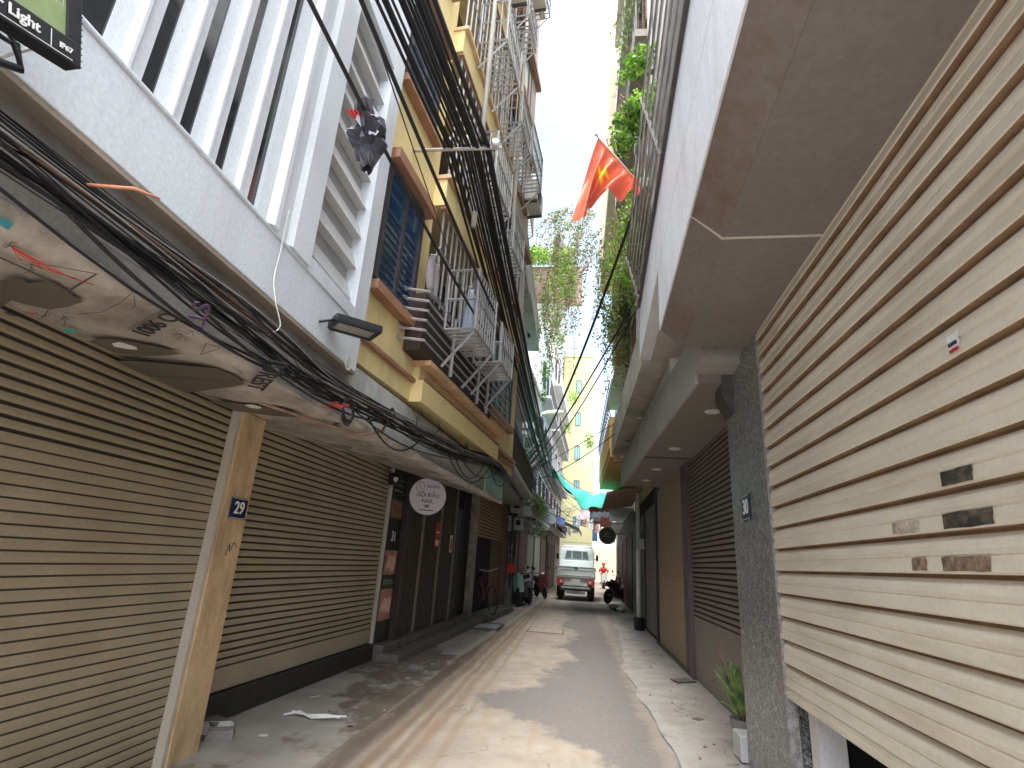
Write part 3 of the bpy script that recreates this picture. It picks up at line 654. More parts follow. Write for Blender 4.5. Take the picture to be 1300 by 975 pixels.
# ------------------------------------------------------------------ right, near: house with the large cream shutter
RS = frame((1.20, 0), (1.36, 4.1), -1)
rh = empty('shutter_house', (1.6, 2, 0), 'house at right with one huge cream roller shutter pulled down almost to the pavement', 'house')
slats(RS, -1.5, 4.06, .80, 3.24, .14, 0, .025, rh, [slatR, slatRd], curve=True, name='roller_shutter')
m = MB(RS); m.box(-1.5, 4.06, -.02, .006, .735, .775); m.box(-1.5, 4.06, -.02, .003, .775, .80); m.build('bottom_rail', slatR, rh, bevel=.004)
m = MB(RS); m.box(-1.5, 4.1, -3.5, -.06, 1.0, 3.3); m.build('wall', dark, rh)
m = MB(RS); m.box(-1.5, 4.1, -3.5, -1.4, 0, 1.0); m.box(4.0, 4.12, -1.4, -.28, 0, 1.0); m.build('inner_wall', dark, rh)
m = MB(RS); m.box(-1.5, 4.0, -1.4, -.08, .025, .04); m.build('inner_floor', mat('shade_dark_floor', (.03, .028, .026), .5, .2), rh)  # dimness behind the shutter is put into this near-black floor colour
m = MB(RS); m.box(4.055, 4.12, -.05, .02, 0.02, 3.24); m.build('guide_rail', mat('speckled_rail', (.25, .235, .23), .5, .5, 30, .3), rh)
m = MB(RS); m.box(3.86, 4.0, -.24, -.09, .04, .98); m.build('inner_post', mat('white_inner_post', (.75, .74, .75), .6, .04), rh)
# patches of tape and paint on the shutter
def patch(s, z, w, h, mt, name, parent, lab=None):
    m = MB(RS); P = []; rnd = random.Random(int(s*100))
    for i in range(4):
        P.append([(s+(j/5-.5)*w+rnd.uniform(-.004, .004), .0125-.0014*i, z+(i/3-.5)*h+rnd.uniform(-.002, .002)) for j in range(6)])
    m.grid(P); o = m.build(name, mt, parent, recalc=False)
    if lab: o['label'] = lab
    return o
tape = mat('worn_black_tape', (.04, .036, .03), .6, .5, 30, .2, dirt=(.34, .27, .2), dirt_amt=.55, dirt_scale=(7, 7, 12))
tape2 = mat('scraped_glue', (.26, .17, .12), .8, .6, 30, .2, dirt=(.05, .04, .035), dirt_amt=.95, dirt_scale=(9, 9, 9))
for (s, z, w_, h_, t) in ((1.99, 1.835, .17, .050, tape), (1.98, 1.693, .26, .052, tape), (2.36, 1.69, .19, .044, mat('torn_paper_scraps', (.42, .36, .3), .8, .7, 30, .2)), (2.30, 1.553, .10, .046, tape2), (2.03, 1.553, .25, .048, tape2)):
    patch(s, z-.02, w_, h_, t, 'tape_patch', rh)
sk_ = patch(1.87, 2.255, .062, .055, textw, 'sticker', rh, 'small white sticker with dark and red print')
m = MB(RS)
for k in range(4): m.box(1.848+k*.012, 1.857+k*.012, .0135, .0145, 2.239, 2.253)
m.build('dark_print', navy, sk_)
m = MB(RS)
for k in range(4): m.box(1.846+k*.012, 1.855+k*.012, .0135, .0145, 2.217, 2.230)
m.build('red_print', red, sk_)
# canopy soffit, tilted stained lip and white fascia
m = MB(RS); m.box(-1.5, 4.34, -.3, .52, 3.25, 3.4); m.build('canopy', soffitm, rh)
m = MB(RS); m.hexa([(-1.5, .522, 3.25), (4.34, .522, 3.25), (4.34, .50, 3.42), (-1.5, .50, 3.42), (-1.5, .53, 3.249), (-1.5+.0, .685, 3.40), (-1.5, .685, 3.43), (-1.5, .5, 3.43)][:0] or
    [(-1.5, .50, 3.26), (-1.5, .525, 3.247), (4.34, .525, 3.247), (4.34, .50, 3.26), (-1.5, .50, 3.44), (-1.5, .69, 3.40), (4.34, .69, 3.40), (4.34, .50, 3.44)])
m.build('canopy_lip', soffitst, rh)
m = MB(RS); m.box(1.0-.004+1.73, 2.742, -.0, .515, 3.243, 3.249); m.build('soffit_joint', mat('pale_joint', (.6, .56, .5), .7, .1), rh)
m = MB(RS); m.hexa([(2.73, .515, 3.243), (2.742, .515, 3.243), (2.742, .53, 3.243), (2.73, .53, 3.243), (2.73, .515, 3.248), (2.742, .515, 3.248), (2.742, .69, 3.397), (2.73, .69, 3.397)]); m.build('lip_joint', mat('pale_joint', (.6, .56, .5), .7, .1), rh)
m = MB(RS); m.box(-1.5, 4.36, .55, .70, 3.402, 3.98); m.box(-1.5, 6.6, .55, .70, 3.98, 4.42); m.box(-1.5, 6.6, .55, .69, 4.45, 4.72); m.build('fascia', lavwhite, rh, bevel=.006)
m = MB(RS); m.box(-1.5, 6.6, .5, .67, 4.42, 4.45); m.build('fascia_groove', mat('fascia_groove_dark', (.08, .08, .09), .7, .1), rh)
m = MB(RS); m.box(-1.5, 6.6, .58, .72, 4.72, 4.76); m.build('fascia_cap', steeldk, rh)
m = MB(RS); m.box(4.38, 6.6, .10, .56, 3.96, 4.1); m.build('slab_underside', mat('beige_soffit', (.42, .37, .33), .8, .1, 2, .1), rh)
m = MB(RS); m.box(-1.5, 4.34, -.3, .5, 3.4, 4.6); m.box(-1.5, 6.5, -3.3, -.32, 3.3, 16); m.build('upper_wall', farwhite, rh)
m = MB(RS)
for q in range(6): m.bar((-1.5, .735+.024*q, 4.84+q*.10), (6.6, .735+.024*q, 4.84+q*.10), .015)
for q in range(4): m.bar((-1.4+q*2.6, .72, 4.76), (-1.4+q*2.6, .87, 5.38), .02)
m.build('balcony_railing', mat('railing_brown_white', (.30, .27, .27), .5, .5, 3, 0), rh)
# second storey slab and rail above
m = MB(RS); m.box(2, 6.5, -.3, .5, 7.3, 7.5); m.build('balcony_slab', fargrey, rh)
m = MB(RS); m.box(5.2, 6.4, -.3, .42, 7.5, 16); m.build('bay_wall', farwhite, rh)
# granite pillar
m = MB(RS); m.box(4.125, 5.22, -.6, .0, 0, 3.27); m.build('granite_pillar', granitem, rh, bevel=.004)
m = MB(RS); m.box(4.9, 5.20, -.02, .10, 3.0, 3.27); m.hexa([(4.9, 0, 2.84), (5.2, 0, 2.84), (5.2, .02, 2.84), (4.9, .02, 2.84), (4.9, 0, 3.0), (5.2, 0, 3.0), (5.2, .10, 3.0), (4.9, .10, 3.0)]); m.build('dark_bracket', steeldk, rh)
o = Vector(RS(4.72, .004, 1.985)); plaque('30', o, (-RS.u.x, -RS.u.y, 0), (0, 0, 1), 'dark blue enamel plate with the number 30 on the speckled granite pillar', .24, .2)

# ------------------------------------------------------------------ right: house 30 with the recessed shutters
h30 = empty('recessed_house', (1.9, 8.5, 0), 'house behind the granite pillar with shutters set back under a grey canopy', 'house')
RR = frame((1.72, 5.2), (1.78, 13.4), -1)
slats(RR, .85, 3.66, .86, 3.14, .066, .018, .016, h30, [greyshut, slatAg], name='roller_shutter')
m = MB(RR); m.box(.85, 3.66, -.02, .004, .03, .86); m.build('shutter_panel', mat('grey_brown_panel', (.25, .215, .19), .55, .08), h30, bevel=.003)
m = MB(RR); m.box(-.2, 8.2, -3, -.04, 0, 3.3); m.build('wall', darkbrown, h30)
m = MB(RR); m.box(3.68, 3.80, -.03, .06, 0, 3.12); m.box(4.02, 4.14, -.03, .05, 0, 3.12); m.build('door_post', purpost, h30)
m = MB(RR); m.box(3.81, 4.01, -.03, .02, 0, 3.12); m.build('side_panel', greyshut, h30)
m = MB(RR); m.box(4.18, 7.35, -.03, .0, .06, 3.12); m.build('tan_panel', tanshut, h30)
m = MB(RR)
for q in range(1, 40): m.box(4.18, 7.35, .0, .003, .06+q*.077, .064+q*.077)
m.build('panel_seams', mat('tan_seam', (.30, .225, .14), .7, .1), h30)
m = MB(RR); m.box(4.14, 4.18, -.03, .03, 0, 3.12); m.box(7.36, 7.46, -.03, .05, 0, 3.12); m.build('door_frame', blackpl, h30)
m = MB(RR); m.box(3.6, 7.5, -.03, .05, .02, .06); m.build('threshold', steeldk, h30)
m = MB(RR); m.box(3.83, 3.99, .021, .026, 1.32, 1.52); n_ = m.build('notice', red); tag(n_, 'small red notice on the post between the grey slatted and tan doors', 'notice')
m = MB(RR); m.box(3.84, 3.98, .027, .03, 1.05, 1.29); n_ = m.build('notice', blackpl); tag(n_, 'black notice below the red one on the right hand door post', 'notice')
RC = frame((1.06, 4.9), (.92, 11.8), -1)
m = MB(RC); m.hexa([(0, -.78, 3.12), (6.9, -.9, 3.12), (6.9, -.02, 3.12), (0, -.02, 3.12), (0, -.78, 3.3), (6.9, -.9, 3.3), (6.9, -.02, 3.3), (0, -.02, 3.3)]); m.build('canopy', mat('brown_grey_soffit', (.23, .205, .185), .75, .08), h30)
m = MB(RC); m.box(0, 4.1, -.03, .0, 3.10, 3.62); m.box(4.12, 6.9, -.05, -.01, 3.10, 3.60); m.build('canopy_fascia', canopygrey, h30, bevel=.004)
m = MB(RC); m.box(-.3, .0, -.6, .0, 3.2, 3.62); m.build('canopy_end', canopygrey, h30)
m = MB(RC); m.box(3.6, 3.66, -.85, -.03, 3.105, 3.118); m.build('soffit_joint', steeldk, h30)
for (x, y) in ((1.43, 5.86), (1.37, 7.85), (1.36, 9.6), (1.34, 10.9)):
    m = MB(); m.lathe([(.075, -.012), (.082, -.004), (.082, 0)], (x, y, 3.119), 20); m.build('ceiling_light', whitepl, h30, smooth=False)
m = MB(); m.box(1.1, 3.5, 6.45, 12.9, 3.64, 17.5); m.build('upper_wall', farwhite, h30)
m = MB(); m.box(.78, 1.1, 6.6, 12.6, 3.92, 4.05); m.box(.78, .84, 6.6, 12.6, 4.05, 4.5); m.build('balcony_slab', mat('mossy_concrete', (.40, .39, .34), .9, .25, 2, .3, dirt=(.12, .15, .06), dirt_amt=.6), h30)
for k in range(1, 5):
    m = MB(); z = 4.0+3.1*k; m.box(.82, 1.1, 7.2, 12.6, z, z+.16); m.build('upper_slab', mat('stained_slab', (.36, .33, .28), .9, .25, 2, .3), h30)
m = MB()
for k in range(1, 4):
    z = 4.16+3.1*k
    for q in range(20): m.bar((.85, 7.3+q*.27, z), (.85, 7.3+q*.27, z+.8), .018)
    m.bar((.85, 7.25, z+.8), (.85, 12.5, z+.8), .03)
m.build('upper_railing', steel, h30)
for k in range(4):
    z = 4.9+3.1*k
    for (y0, y1) in ((7.6, 8.7), (9.7, 10.8), (11.6, 12.3)):
        m = MB(); m.box(1.06, 1.1, y0, y1, z, z+.05); m.box(1.06, 1.1, y0, y1, z+1.35, z+1.4); m.box(1.06, 1.1, y0, y0+.05, z+.05, z+1.35); m.box(1.06, 1.1, y1-.05, y1, z+.05, z+1.35); m.box(1.065, 1.1, (y0+y1)/2-.02, (y0+y1)/2+.02, z+.05, z+1.35)
        f = m.build('window', woodm, h30); m = MB(); m.box(1.085, 1.096, y0+.05, y1-.05, z+.05, z+1.35); m.build('pane', glassblue, f)
for y in (7.0, 9.2, 12.75):
    m = MB(); m.tube([(1.04, y, 3.9), (1.04, y, 17)], .045, 8); m.build('drain_pipe', whitepl if y > 9 else fargrey, h30, smooth=True)
m = MB(); m.box(.80, 1.1, 11.5, 12.85, 6.2, 8.6)
m.build('wooden_box_balcony', mat('ochre_boards', (.36, .28, .18), .85, .2, 3, .2), h30)

# narrow gate house
gh = empty('gate_house', (2, 14, 0), 'narrow house with a folding metal gate and mustard balcony beyond the tan door', 'house')
R3 = frame((1.78, 13.0), (1.95, 19.6), -1)
m = MB(R3); m.box(0, 6.6, -3, -.03, 0, 17.5); m.build('wall', tanwall, gh)
m = MB(R3); m.box(.0, 6.6, -.03, -.015, 0, 3.3); m.build('open_doorway', dark, gh)
m = MB(R3)
for q in range(12): m.box(.1+q*.16, .16+q*.16, .0, .03, .1, 2.9)
for z in (.1, 1.2, 2.1, 2.85): m.box(.08, 2.0, -.012, .0, z, z+.06)
m.build('folding_gate', mat('gate_metal', (.19, .165, .155), .5, .2, 4, .1, metal=.3), gh)
m = MB(R3); m.box(.5, .8, .032, .036, 1.1, 1.5); m.box(1.2, 1.6, .032, .036, 1.15, 1.4); m.build('gate_stickers', mat('gate_sticker', (.35, .2, .18), .7, .9, 20, 0), gh)
m = MB(); m.tube([(1.66, 15.4, 0), (1.66, 15.4, 3.7)], .06, 10); m.build('corner_pipe', whitepl, gh, smooth=True)
m = MB(R3)
for q in range(9): m.box(2.6+q*.44, 2.95+q*.44, -.01, .02, .05, 2.9)
m.build('shop_panel', mat('green_grey_panel', (.12, .13, .115), .6, .3, 2), gh)
m = MB(); m.hexa([(.78, 14.6, 3.28), (1.7, 14.6, 3.45), (1.85, 19, 3.45), (.85, 19, 3.28), (.78, 14.6, 3.34), (1.7, 14.6, 3.52), (1.85, 19, 3.52), (.85, 19, 3.34)]); m.build('awning', rustst, gh)
m = MB(); m.box(.78, 1.9, 13.2, 19.2, 4.0, 4.2); m.box(.76, .84, 13.2, 19.2, 4.2, 5.0); m.box(.84, 1.9, 13.2, 13.28, 4.2, 5.0); m.build('balcony', mustard, gh)
m = MB(); m.box(.86, 1.85, 13.0, 13.2, 3.85, 4.1); m.build('balcony_beam', mat('brown_beam', (.28, .17, .10), .8, .2), gh)
m = MB()
for q in range(16): m.tube([(.80, 13.25+q*.38, 5.0), (.72, 13.25+q*.38, 5.3), (.74, 13.25+q*.38, 5.6), (.82, 13.25+q*.38, 6.0)], .014, 4)
for z in (5.3, 5.95): m.bar((.76, 13.2, z), (.76, 19, z), .02)
m.build('balcony_grille', steel, gh)
m = MB(); m.box(.70, 3, 13.05, 19.4, 11.7, 19.5); m.build('top_storey', tanwall, gh)
for k in range(4):
    z = 7.2+2.6*k
    if z > 13.5: continue
    for y0 in (14, 16.4):
        x = 1.80+(y0-13)*.026
        m = MB(); m.box(x-.03, x+.1, y0, y0+1.2, z, z+1.2); f = m.build('window', woodm, gh); m = MB(); m.box(x-.04, x-.031, y0+.06, y0+1.14, z+.06, z+1.14); m.build('pane', skyglass, f)
    m = MB(); m.box(1.0, 1.9, 13.2, 19, z-.4, z-.25); m.build('upper_slab', fargrey, gh)
# ------------------------------------------------------------------ farther houses
def house(name, a, b, side, depth, z1, mt, label, storeys=3.0, z0=3.4, ground=None, win=True, balc=None, over=0, ww=1.0, pitch=2.2, panes=None, recess=0):
    f = frame(a, b, side); c = f(f.L/2, -depth/2, 0); h = empty(name, c, label, 'house'); 
    m = MB(f); m.box(0, f.L, -depth, over, z0, z1); m.build('wall', mt, h)
    m = MB(f); m.box(0, f.L, -depth, -.02-recess, 0, z0); m.build('ground_floor_wall', ground or darkbrown, h)
    m = MB(f); m.box(-.03, f.L+.03, -depth, over+.08, z1, z1+.18); m.build('roof_edge', mt, h)
    z = z0+.9
    while win and z+1.3 < z1:
        n = max(1, int(f.L/pitch))
        for i in range(n):
            s = f.L*(i+.5)/n; 
            m = MB(f); m.box(s-ww/2, s+ww/2, over, over+.05, z, z+.05); m.box(s-ww/2, s+ww/2, over, over+.05, z+1.25, z+1.3); m.box(s-ww/2, s-ww/2+.05, over, over+.05, z+.05, z+1.25); m.box(s+ww/2-.05, s+ww/2, over, over+.05, z+.05, z+1.25); m.box(s-.02, s+.02, over, over+.05, z+.05, z+1.25)
            w_ = m.build('window', winframe, h); m = MB(f); m.box(s-ww/2+.05, s+ww/2-.05, over+.004, over+.015, z+.05, z+1.25); m.build('pane', panes or glassblue, w_)
        if balc:
            m = MB(f); m.box(.1, f.L-.1, over, over+balc, z-.9, z-.78); m.build('balcony_slab', fargrey, h)
            m = MB(f)
            for q in range(int(f.L/.16)): m.bar((.15+q*.16, over+balc-.03, z-.78), (.15+q*.16, over+balc-.03, z+.05), .016)
            m.bar((.1, over+balc-.03, z+.06), (f.L-.1, over+balc-.03, z+.06), .035)
            for n_ in (.15, .4):
                for s in (.12, f.L-.12): m.bar((s, over+balc*n_, z-.78), (s, over+balc*n_, z+.05), .016)
            m.build('balcony_railing', steel if int(z) % 2 else steeldk, h)
        z += storeys
    return h, f
def shopfront(h, f, s0, s1, z1, mt, parent_name='shop_shutter'):
    m = MB(f); m.box(s0, s1, -.02, .0, .05, z1); n = int((s1-s0)/.22)
    for q in range(n): m.box(s0+q*.22+.02, s0+q*.22+.2, .0, .025, .08, z1-.05)
    return m.build(parent_name, mt, h)
l3, f3 = house('grey_house', (-2.0, 10.9), (-2.05, 18.8), 1, 4, 12.5, fargrey, 'weathered grey house just past the yellow one, crowded with pipes and cables', z0=3.5, balc=.55, over=0, storeys=2.7, ground=darkbrown, recess=1.2)
l4, f4 = house('plant_balcony_house', (-2.25, 19.4), (-1.9, 26.0), 1, 4, 9.2, mat('stained_cement', (.30, .30, .285), .9, .3, 1, .2, dirt=(.12, .12, .11), dirt_amt=.6), 'dark cement house with potted plants crowding its low balcony behind the cable pole', z0=3.0, storeys=2.8, balc=.7)
l5, f5 = house('pale_shutter_house', (-1.9, 26.2), (-1.7, 33), 1, 4, 13.2, farmint, 'pale green plastered house at left behind the truck', z0=3.4, balc=.5, storeys=3)
l6, f6 = house('end_left_house', (-1.65, 33.3), (-1.2, 44), 1, 4, 15, pinkwall, 'pinkish rendered house farthest along the left side of the lane', z0=3.4, balc=.5, storeys=3)
for h, f, l in ((l4, f4, ((.2, 1.8, 2.6, mat('green_door', (.08, .14, .11), .6)), (2.0, 4.0, 2.6, mat('dull_red_shutter', (.30, .10, .10), .6, .15)), (4.2, 6.2, 2.7, mat('cream_door', (.5, .49, .42), .6)))), (l5, f5, ((.2, 3, 2.7, mat('cream_door', (.5, .49, .42), .6)), (3.3, 6.4, 2.7, greyshut))), (l6, f6, ((.5, 5, 2.7, darkbrown), (5.5, 10, 2.8, greyshut)))):
    for s0, s1, z1, mm in l: shopfront(h, f, s0, s1, z1, mm)
r4, g4 = house('dark_shop_house', (1.98, 19.9), (2.15, 26.5), -1, 4, 8.6, farwhite, 'white walled house with a dark shop at street level and a round sign', z0=3.5, balc=.6, storeys=2.8)
r5, g5 = house('right_grey_house', (2.18, 26.8), (2.6, 36), -1, 4, 9.5, fargrey, 'low grey house on the right between the white house and the bend', z0=3.4, storeys=3, balc=.5)
r6, g6 = house('bend_house', (2.65, 36.3), (4.2, 60), -1, 4, 8, farcream, 'cream house on the right where the lane bends', z0=3.4, storeys=3)
for h, f, l in ((r4, g4, ((.3, 3, 2.7, darkbrown), (3.4, 6.2, 2.7, mat('maroon_panel', (.16, .05, .06), .6)))), (r5, g5, ((.3, 4, 2.7, greyshut), (4.4, 8.8, 2.7, darkbrown)))):
    for s0, s1, z1, mm in l: shopfront(h, f, s0, s1, z1, mm)
fy, ffy = house('far_yellow_house', (-1.5, 50), (1.45, 50), 1, 8, 20.8, faryel, 'tall sunlit pale yellow house closing the lane, right of the roof garden', z0=3.4, ground=farcream, storeys=3.2, pitch=3, ww=.5, panes=skyglass)
# roof garden house
pg = empty('roof_garden_house', (-3, 49, 0), 'pale tall house at the end with a brown roof pergola overgrown with climbing plants', 'house')
m = MB(); m.box(-6.5, -1.55, 47, 55, 0, 21.5); m.build('wall', farmint, pg)
m = MB(); m.box(-5.6, .1, 46, 52, 27.3, 28.5); m.box(-.55, .1, 46, 46.6, 24.6, 27.3); m.box(-5.6, -5.1, 46, 46.6, 21.5, 27.3); m.build('pergola', mat('pergola_brown', (.26, .19, .15), .85, .15, 1, 0), pg)
m = MB(); m.box(-6.4, -1.6, 50, 54, 21.5, 26.6); m.build('roof_room', farwhite, pg)
for i in range(5):
    for j in range(2):
        m = MB(); m.box(-4.6+j*1.7, -3.6+j*1.7, 46.93, 46.999, 6+i*3.1, 7.6+i*3.1); f = m.build('window', winframe, pg); m = MB(); m.box(-4.5+j*1.7, -3.7+j*1.7, 46.91, 46.929, 6.1+i*3.1, 7.5+i*3.1); m.build('pane', skyglass, f)
fb, ffb = house('far_low_house', (-1.0, 66), (7, 66), 1, 6, 9, farwhite, 'low white house far beyond the yellow one where the sky opens', z0=3.4, ground=tanwall, storeys=3, pitch=2)

# ------------------------------------------------------------------ cable pole
px, py = -2.2, 18.9
cp = empty('cable_pole', (px, py, 0), 'concrete pole at left wrapped in cables and meter boxes beyond the brown shops', 'utility pole')
m = MB(); m.tube([(px, py, 0), (px, py, 4), (px, py, 9)], [.17, .15, .11], 12); m.build('shaft', mat('pole_concrete', (.30, .28, .26), .9, .3, 3, .4, dirt=(.1, .09, .08), dirt_amt=.6), cp, smooth=True)
meterm = mat('meter_box_grey', (.42, .43, .42), .5, .15, 4)
for i, (dx, dz, w_, h_) in enumerate(((.22, 3.0, .42, .5), (.25, 3.6, .36, .42), (-.1, 2.4, .34, .5), (.3, 2.45, .3, .4), (.02, 4.2, .5, .35))):
    m = MB(); m.box(px+dx-w_/2, px+dx+w_/2, py-.45, py-.2, dz, dz+h_); b = m.build('meter_box', meterm, cp, bevel=.01)
    m = MB(); m.box(px+dx-w_/4, px+dx+w_/4, py-.455, py-.451, dz+.15, dz+h_-.08); m.build('meter_window', glassblue, b)
m = MB(); random.seed(20)
for k in range(26):
    x = px+random.uniform(-.18, .22); z0, z1 = random.uniform(.4, 2.4), random.uniform(3.6, 5.4)
    m.tube([(x, py-.17-random.uniform(0, .1), z0), (x+random.uniform(-.1, .1), py-.25, (z0+z1)/2), (px+random.uniform(-.15, .4), py-.2, z1)], .014, 5)
m.build('riser_cables', cablem, cp)
m = MB(); 
for z in (4.5, 5.2, 5.9): m.box(px-.5, px+.9, py-.16, py-.1, z, z+.07)
m.build('cross_arm', steel, cp)
m = MB()
for k in range(5):
    m.tube([(px+.3, py-.3, 3.1+k*.08), (px+.35, py-.4, 4.0), (px+.15+k*.07, py-.3, 4.9)], .03, 6)
for (a, b) in (((-.3, 4.2), (.9, 5.6)), ((-.2, 4.0), (1.0, 5.3)), ((0, 3.9), (.9, 4.9))): m.tube([(px+a[0], py-.4, a[1]), (px+b[0], py-.2, b[1])], .04, 8)
m.build('pale_conduit', mat('pale_conduit_grey', (.58, .58, .56), .6, .1), cp)
m = MB(); m.box(px+.02, px+.28, py-.47, py-.462, 1.1, 1.4); n_ = m.build('pole_notice', red, cp); 
m = MB(); random.seed(31)
for k in range(10):
    z = random.uniform(1.2, 2.8); x = px+random.uniform(-.1, .12); m.box(x-.07, x+.07, py-.2, py-.19-.002*k, z, z+.12)
m.build('paper_scraps', mat('paper_scrap', (.5, .45, .44), .8, .4, 12), cp)

# ------------------------------------------------------------------ cables
def cable(pts, r, mt, label, group, name='cable', n=5):
    m = MB(); m.tube(pts, r, n); o = m.build(name, mt, smooth=True); return tag(o, label, 'cable', group)
random.seed(42)
# low bundle along the left fronts, then to the pole
base = [(-1.84, -1.2, 2.63), (-1.84, 0, 2.63), (-1.84, 1.2, 2.625), (-1.84, 2.4, 2.63), (-1.84, 3.4, 2.60), (-1.80, 4.3, 2.64), (-1.72, 5.4, 2.70), (-1.60, 7, 2.80), (-1.42, 9, 3.02), (-1.38, 10.4, 3.05), (-1.55, 13, 3.5), (-2.1, 18.8, 4.6)]
def smooth(pts, k=4):
    P = [Vector(p) for p in pts]; out = []
    for i in range(len(P)-1):
        p0 = P[max(i-1, 0)]; p1 = P[i]; p2 = P[i+1]; p3 = P[min(i+2, len(P)-1)]
        for j in range(k):
            t = j/k; out.append(.5*((2*p1)+(p2-p0)*t+(2*p0-5*p1+4*p2-p3)*t*t+(3*p1-p0-3*p2+p3)*t**3))
    out.append(P[-1]); return out
bs_ = smooth(base)
for k in range(44):
    a = random.uniform(0, 6.28); rr = random.random()**.6; ox, oz = .07*rr*math.cos(a), .10*rr*math.sin(a)
    ph = random.uniform(0, 6); am = random.uniform(.004, .02); loose = (k % 6 == 0)
    pts = []
    for i, p in enumerate(bs_):
        q = p+Vector((ox+am*math.sin(i*.7+ph), 0, oz+am*math.cos(i*.55+ph)-(.06*(1+math.sin(i*.45+ph)) if loose else 0)))
        if q.y < 4.2 and q.x < -1.872: q.x = -1.872
        pts.append(tuple(q))
    mm = cablegr if k % 9 == 4 else cablebr if k % 13 == 7 else cablem
    cable(pts, random.choice((.003, .004, .005, .0075)), mm, 'one of the %s cables in the low bundle under the white and yellow fronts' % ('pale grey' if mm is cablegr else 'brown' if mm is cablebr else 'black'), 'cables in the low bundle', n=4)
# drooping loops under the bundle
for i, (y0, y1, d) in enumerate(((1.4, 3.3, .12), (2.0, 4.6, .14), (4.3, 5.6, .2), (6.6, 8.8, .32), (6.9, 8.4, .26), (7.2, 9.4, .2), (8.8, 10.6, .25))):
    def bat(y):
        for a, b in zip(bs_, bs_[1:]):
            if a.y <= y <= b.y: return a.lerp(b, (y-a.y)/max(b.y-a.y, 1e-6))
    a, b = bat(y0), bat(y1); a = a+V(.02, 0, -.08); b = b+V(.02, 0, -.08)
    cable(sag(a, b, d, 14), .009, cablem, ['slack black cable drooping below the low bundle beside the near shutter', 'longer slack cable drooping by the cream pillar', 'short slack cable below the second floodlight', 'deepest slack loop hanging before the round sign', 'slack loop inside the deepest one near the round sign', 'shallow slack loop above the brown doors', 'slack loop by the mint green panel'][i], None)
# coils and knots of spare wire
def coil(c, r, n, mt, label, nrm='y', turns=4, thick=.007, seed=0):
    rnd = random.Random(seed); m = MB()
    for t in range(turns):
        ax, az, ph = r*rnd.uniform(.7, 1.1), r*rnd.uniform(.6, 1.1), rnd.uniform(0, 6); pts = []
        for k in range(25):
            a = ph+k*2*math.pi/24; w_ = rnd.uniform(-.01, .01)*r*4
            p = (ax*math.cos(a), w_, az*math.sin(a)) if nrm == 'y' else (w_, ax*math.cos(a), az*math.sin(a))
            pts.append((c[0]+p[0], c[1]+p[1], c[2]+p[2]))
        m.tube(pts, thick, 5)
    return tag(m.build('cable_coil', mt, smooth=True), label, 'cable coil')
coil((1.0, 11, 4.15), .22, 0, cablem, 'black coil of spare cable hanging off the right hand canopy', turns=7, thick=.012, seed=1)
coil((-1.75, 3.85, 2.46), .10, 0, cablem, 'dark coil of spare wire under the low bundle by the cream pillar', 'x', 6, .005, 2)
coil((-1.62, 6.2, 2.72), .09, 0, cablem, 'tangle of thin wire on the low bundle below the balcony corner', 'x', 9, .004, 3)
coil((-1.55, 7.4, 2.86), .12, 0, cablem, 'bigger tangle of thin wire where the low bundle passes the railing', 'x', 12, .004, 4)
coil((-1.78, 4.9, 2.72), .07, 0, cablem, 'small knot of wire ends on the low bundle beside the red letters', 'x', 7, .004, 5)
m = MB(); m.tube([(-2.3, 3.55, 2.43), (-2.05, 4.0, 2.41), (-1.9, 4.5, 2.42), (-1.8, 4.75, 2.52), (-1.78, 4.85, 2.68)], [.012, .014, .016, .014, .012], 6); tag(m.build('bent_rod', rustst, smooth=True), 'rusty bent rod under the printed canopy beside the pillar top', 'rod')
m = MB()
for (x, y, z) in ((-1.75, 5.6, 2.78), (-1.66, 6.1, 2.82)):
    for k in range(5): m.tube([(x, y, z), (x+random.uniform(0, .05), y+random.uniform(-.05, .05), z+random.uniform(.05, .14)), (x+random.uniform(0, .08), y+random.uniform(-.08, .08), z+random.uniform(.08, .18))], .002, 4)
tag(m.build('wire_ends', cablem), 'thin loose wire ends sticking up from the low bundle', 'wire')
# red and pink wire ends near the canopy edge
m = MB(); m.tube([(-1.80, 1.47, 2.66), (-1.70, 1.56, 2.71), (-1.68, 1.66, 2.74)], [.006, .007, .004], 6); tag(m.build('wire_end', mat('orange_wire', (.6, .25, .15), .5), smooth=True), 'orange wire end poking up from the low bundle at the left', 'wire')
m = MB(); 
for k in range(5): m.tube([(-2.05, 1.5, 2.42), (-2.07+.02*k, 1.56+.03*k, 2.40), (-2.12+.03*k, 1.6+.05*k, 2.43)], .002, 4)
tag(m.build('wire_end', red), 'thin red wires hanging off the printed canopy at the far left', 'wire')
# upper bundle overhead
random.seed(77)
for k in range(13):
    t = k/12; x0 = -1.36+.62*t+random.uniform(-.02, .02); dz = random.uniform(-.1, .12)
    knot = (-1.56+.50*t, 4.85, 5.83+random.uniform(-.03, .03))
    A_ = (knot[0]-.74+random.uniform(-.05,.05), -2.5, 5.95+dz); B_ = (-1.15+.3*t+random.uniform(-.04, .04), 34, 5.2+random.uniform(-.25, .25))
    pts = sag(A_, knot, .10, 8)+sag(knot, B_, .5+random.uniform(0, .35), 22)[1:]
    cable(pts, random.choice((.013, .017, .021, .025)), cablem, 'one of the thick black cables crossing overhead on the wall bracket', 'overhead cables on the bracket', n=6)
m = MB(); m.tube([(-1.95, 4.85, 5.8), (-.92, 4.85, 5.8)], .02, 8); tag(m.build('cable_bracket', mat('galvanised_arm', (.5, .48, .45), .5, .2, 6), smooth=True), 'horizontal metal arm on the yellow wall that carries the overhead cables', 'bracket')
